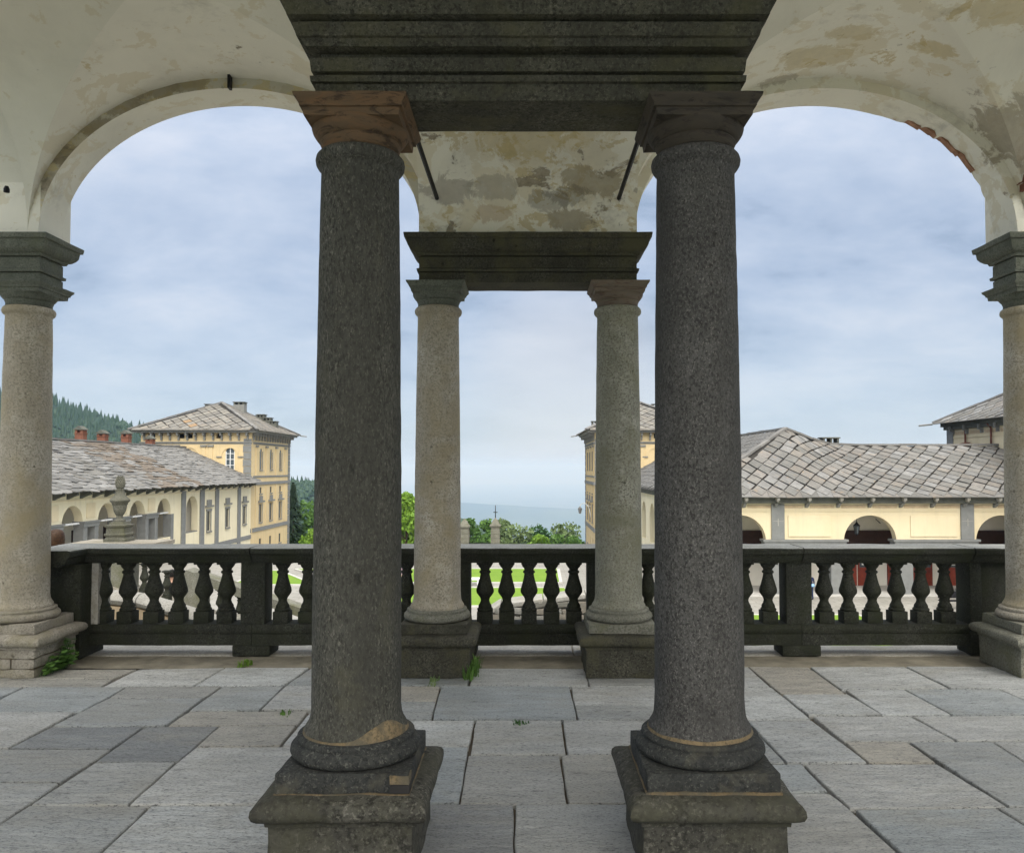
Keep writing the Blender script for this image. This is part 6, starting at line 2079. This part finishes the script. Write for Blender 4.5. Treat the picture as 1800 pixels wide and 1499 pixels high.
def person(loc, face, h, label, top, legs, hair, stride=0.18, hem=0.50, bob=False, bag=None, arm=0.10):
    """Standing or walking figure, built facing +y and turned by face degrees."""
    k = h / 1.72
    s = stride
    J = {
        'pelvis': ((0, 0, 0.95), (0.155, 0.115)), 'waist': ((0, 0, 1.08), (0.135, 0.10)), 'chest': ((0, 0.01, 1.26), (0.165, 0.115)), 'collar': ((0, 0, 1.41), (0.10, 0.075)),
        'neck': ((0, 0.005, 1.48), 0.052), 'skull': ((0, 0.02, 1.575), (0.068, 0.080)), 'crown': ((0, 0.012, 1.655), (0.066, 0.075)),
        'sl': ((-0.175, 0, 1.385), 0.062), 'el': ((-0.225, -0.02, 1.12), 0.043), 'wl': ((-0.215, arm, 0.90), 0.032), 'hl': ((-0.21, arm + 0.03, 0.82), (0.026, 0.036)),
        'sr': ((0.175, 0, 1.385), 0.062), 'er': ((0.225, -0.03, 1.12), 0.043), 'wr': ((0.22, -arm * 0.3 + 0.03, 0.89), 0.032), 'hr': ((0.215, 0.04, 0.81), (0.026, 0.036)),
        'tl': ((-0.09, 0, 0.86), 0.098), 'kl': ((-0.095, s * 0.6, 0.50), 0.064), 'al': ((-0.095, s, 0.09), 0.045), 'fl': ((-0.10, s + 0.15, 0.035), 0.036),
        'tr': ((0.09, 0, 0.86), 0.098), 'kr': ((0.095, -s * 0.2, 0.50), 0.064), 'ar': ((0.095, -s, 0.10), 0.045), 'fr': ((0.10, -s + 0.14, 0.035), 0.036)}
    E = [('pelvis', 'waist'), ('waist', 'chest'), ('chest', 'collar'), ('collar', 'neck'), ('neck', 'skull'), ('skull', 'crown'), ('collar', 'sl'), ('sl', 'el'), ('el', 'wl'), ('wl', 'hl'), ('collar', 'sr'), ('sr', 'er'), ('er', 'wr'), ('wr', 'hr'),
         ('pelvis', 'tl'), ('tl', 'kl'), ('kl', 'al'), ('al', 'fl'), ('pelvis', 'tr'), ('tr', 'kr'), ('kr', 'ar'), ('ar', 'fr')]
    r = empty('person', label, 'person', loc, 'visitors')
    me = skin_mesh(J, E, 'pelvis')
    for m in ('skin', top, legs, 'cloth_black'):
        me.materials.append(M[m])
    for p in me.polygons:
        c = p.center
        p.use_smooth = True
        arm_ = abs(c.x) > 0.185 and c.z < 1.0
        p.material_index = 0 if c.z > 1.455 or (abs(c.x) > 0.17 and c.z < 0.895) else (1 if c.z > 0.93 or (abs(c.x) > 0.185 and c.z > 0.88) else (3 if c.z < 0.085 else 2))
    body = put('body', me, None, r, local=True)
    body.scale = (k, k, k); body.rotation_euler = (0, 0, R(face))
    hm = MB()
    pr = [(0.0, 1.712), (0.035, 1.708), (0.066, 1.692), (0.088, 1.662), (0.098, 1.62), (0.100, 1.575), (0.098, 1.53), (0.092, 1.50), (0.075, 1.487)] if bob else [(0.0, 1.715), (0.035, 1.711), (0.062, 1.697), (0.079, 1.672), (0.084, 1.64), (0.083, 1.60), (0.072, 1.565)]
    n = 28
    for rr, z in pr:
        for j in range(n):
            a = 2 * PI * j / n
            x, y = math.cos(a), math.sin(a)
            f = rr * (1 + 0.05 * noise.noise(Vector((x * 3, y * 3, z * 14))))
            if y > 0.35 and z < 1.66:
                f *= max(0.62, 1 - (y - 0.35) * 0.62)         # opens over the face
            hm.v.append((x * f, y * f * 1.08 + 0.008, z))
    for i in range(len(pr) - 1):
        for j in range(n):
            a = i * n + j; b = i * n + (j + 1) % n
            hm.f.append((a + n, b + n, b, a))
    ho = put('hair', hm, hair, r, smooth=True, local=True)
    ho.scale = (k, k, k); ho.rotation_euler = (0, 0, R(face))
    # nose and ears
    nm = MB().add([(-0.014, 0.096, 1.555), (0.014, 0.096, 1.555), (0, 0.122, 1.56), (0, 0.094, 1.605)], [(0, 1, 2), (1, 3, 2), (3, 0, 2)])
    no = put('nose', nm, 'skin', r, local=True); no.scale = (k, k, k); no.rotation_euler = (0, 0, R(face))
    if bag:
        bm_ = MB().rect_stack(0, -0.02, 0.165, 0.125, [(0.84, 0.0), (0.88, 0.02), (0.98, 0.012), (1.03, -0.012)])
        bo = put('shirt_hem', worn(bm_, 0.08, 0.008, 8, 1), bag, r, local=True, smooth=True); bo.scale = (k, k, k); bo.rotation_euler = (0, 0, R(face))
    return r


person((X_at(101, 10.0), 10.0, -0.90), 12, 1.74, 'person with a brown bob and white top seen from behind beyond the balustrade corner', 'cloth_white', 'cloth_navy', 'hair_brown', bob=True)
person((X_at(306, 15.4), 15.4, -2.02), -60, 1.66, 'person in dark clothes on the stairs, glimpsed between the balusters', 'cloth_black', 'cloth_black', 'hair_black', stride=0.12)
person((X_at(1422, 46.4), 46.4, GZ), 10, 1.58, 'person in a navy jacket with a light blue hem, walking towards the arcade', 'cloth_navy', 'cloth_navy', 'hair_grey', bag='cloth_sky', stride=0.1)
person((X_at(708, 51.5), 51.5, GZ), -100, 1.55, 'person in a pinkish top and pale trousers crossing the court beside the lawns', 'cloth_pink', 'cloth_khaki', 'hair_brown', stride=0.22)

# ================================================================== AIR
hz = bpy.data.materials.new('haze_air')
hz.use_nodes = True
nt = hz.node_tree
nt.nodes.clear()
out = nt.nodes.new('ShaderNodeOutputMaterial')
pv = nt.nodes.new('ShaderNodeVolumePrincipled')
pv.inputs['Color'].default_value = (0.46, 0.66, 0.98, 1)
pv.inputs['Absorption Color'].default_value = (0.55, 0.55, 0.55, 1)
pv.inputs['Density'].default_value = 1.2e-4
pv.inputs['Anisotropy'].default_value = 0.0
nt.links.new(pv.outputs[0], out.inputs['Volume'])
o = put('haze', MB().box(-43000, 43000, -43000, 43000, -1000, 140), hz, kind='stuff')
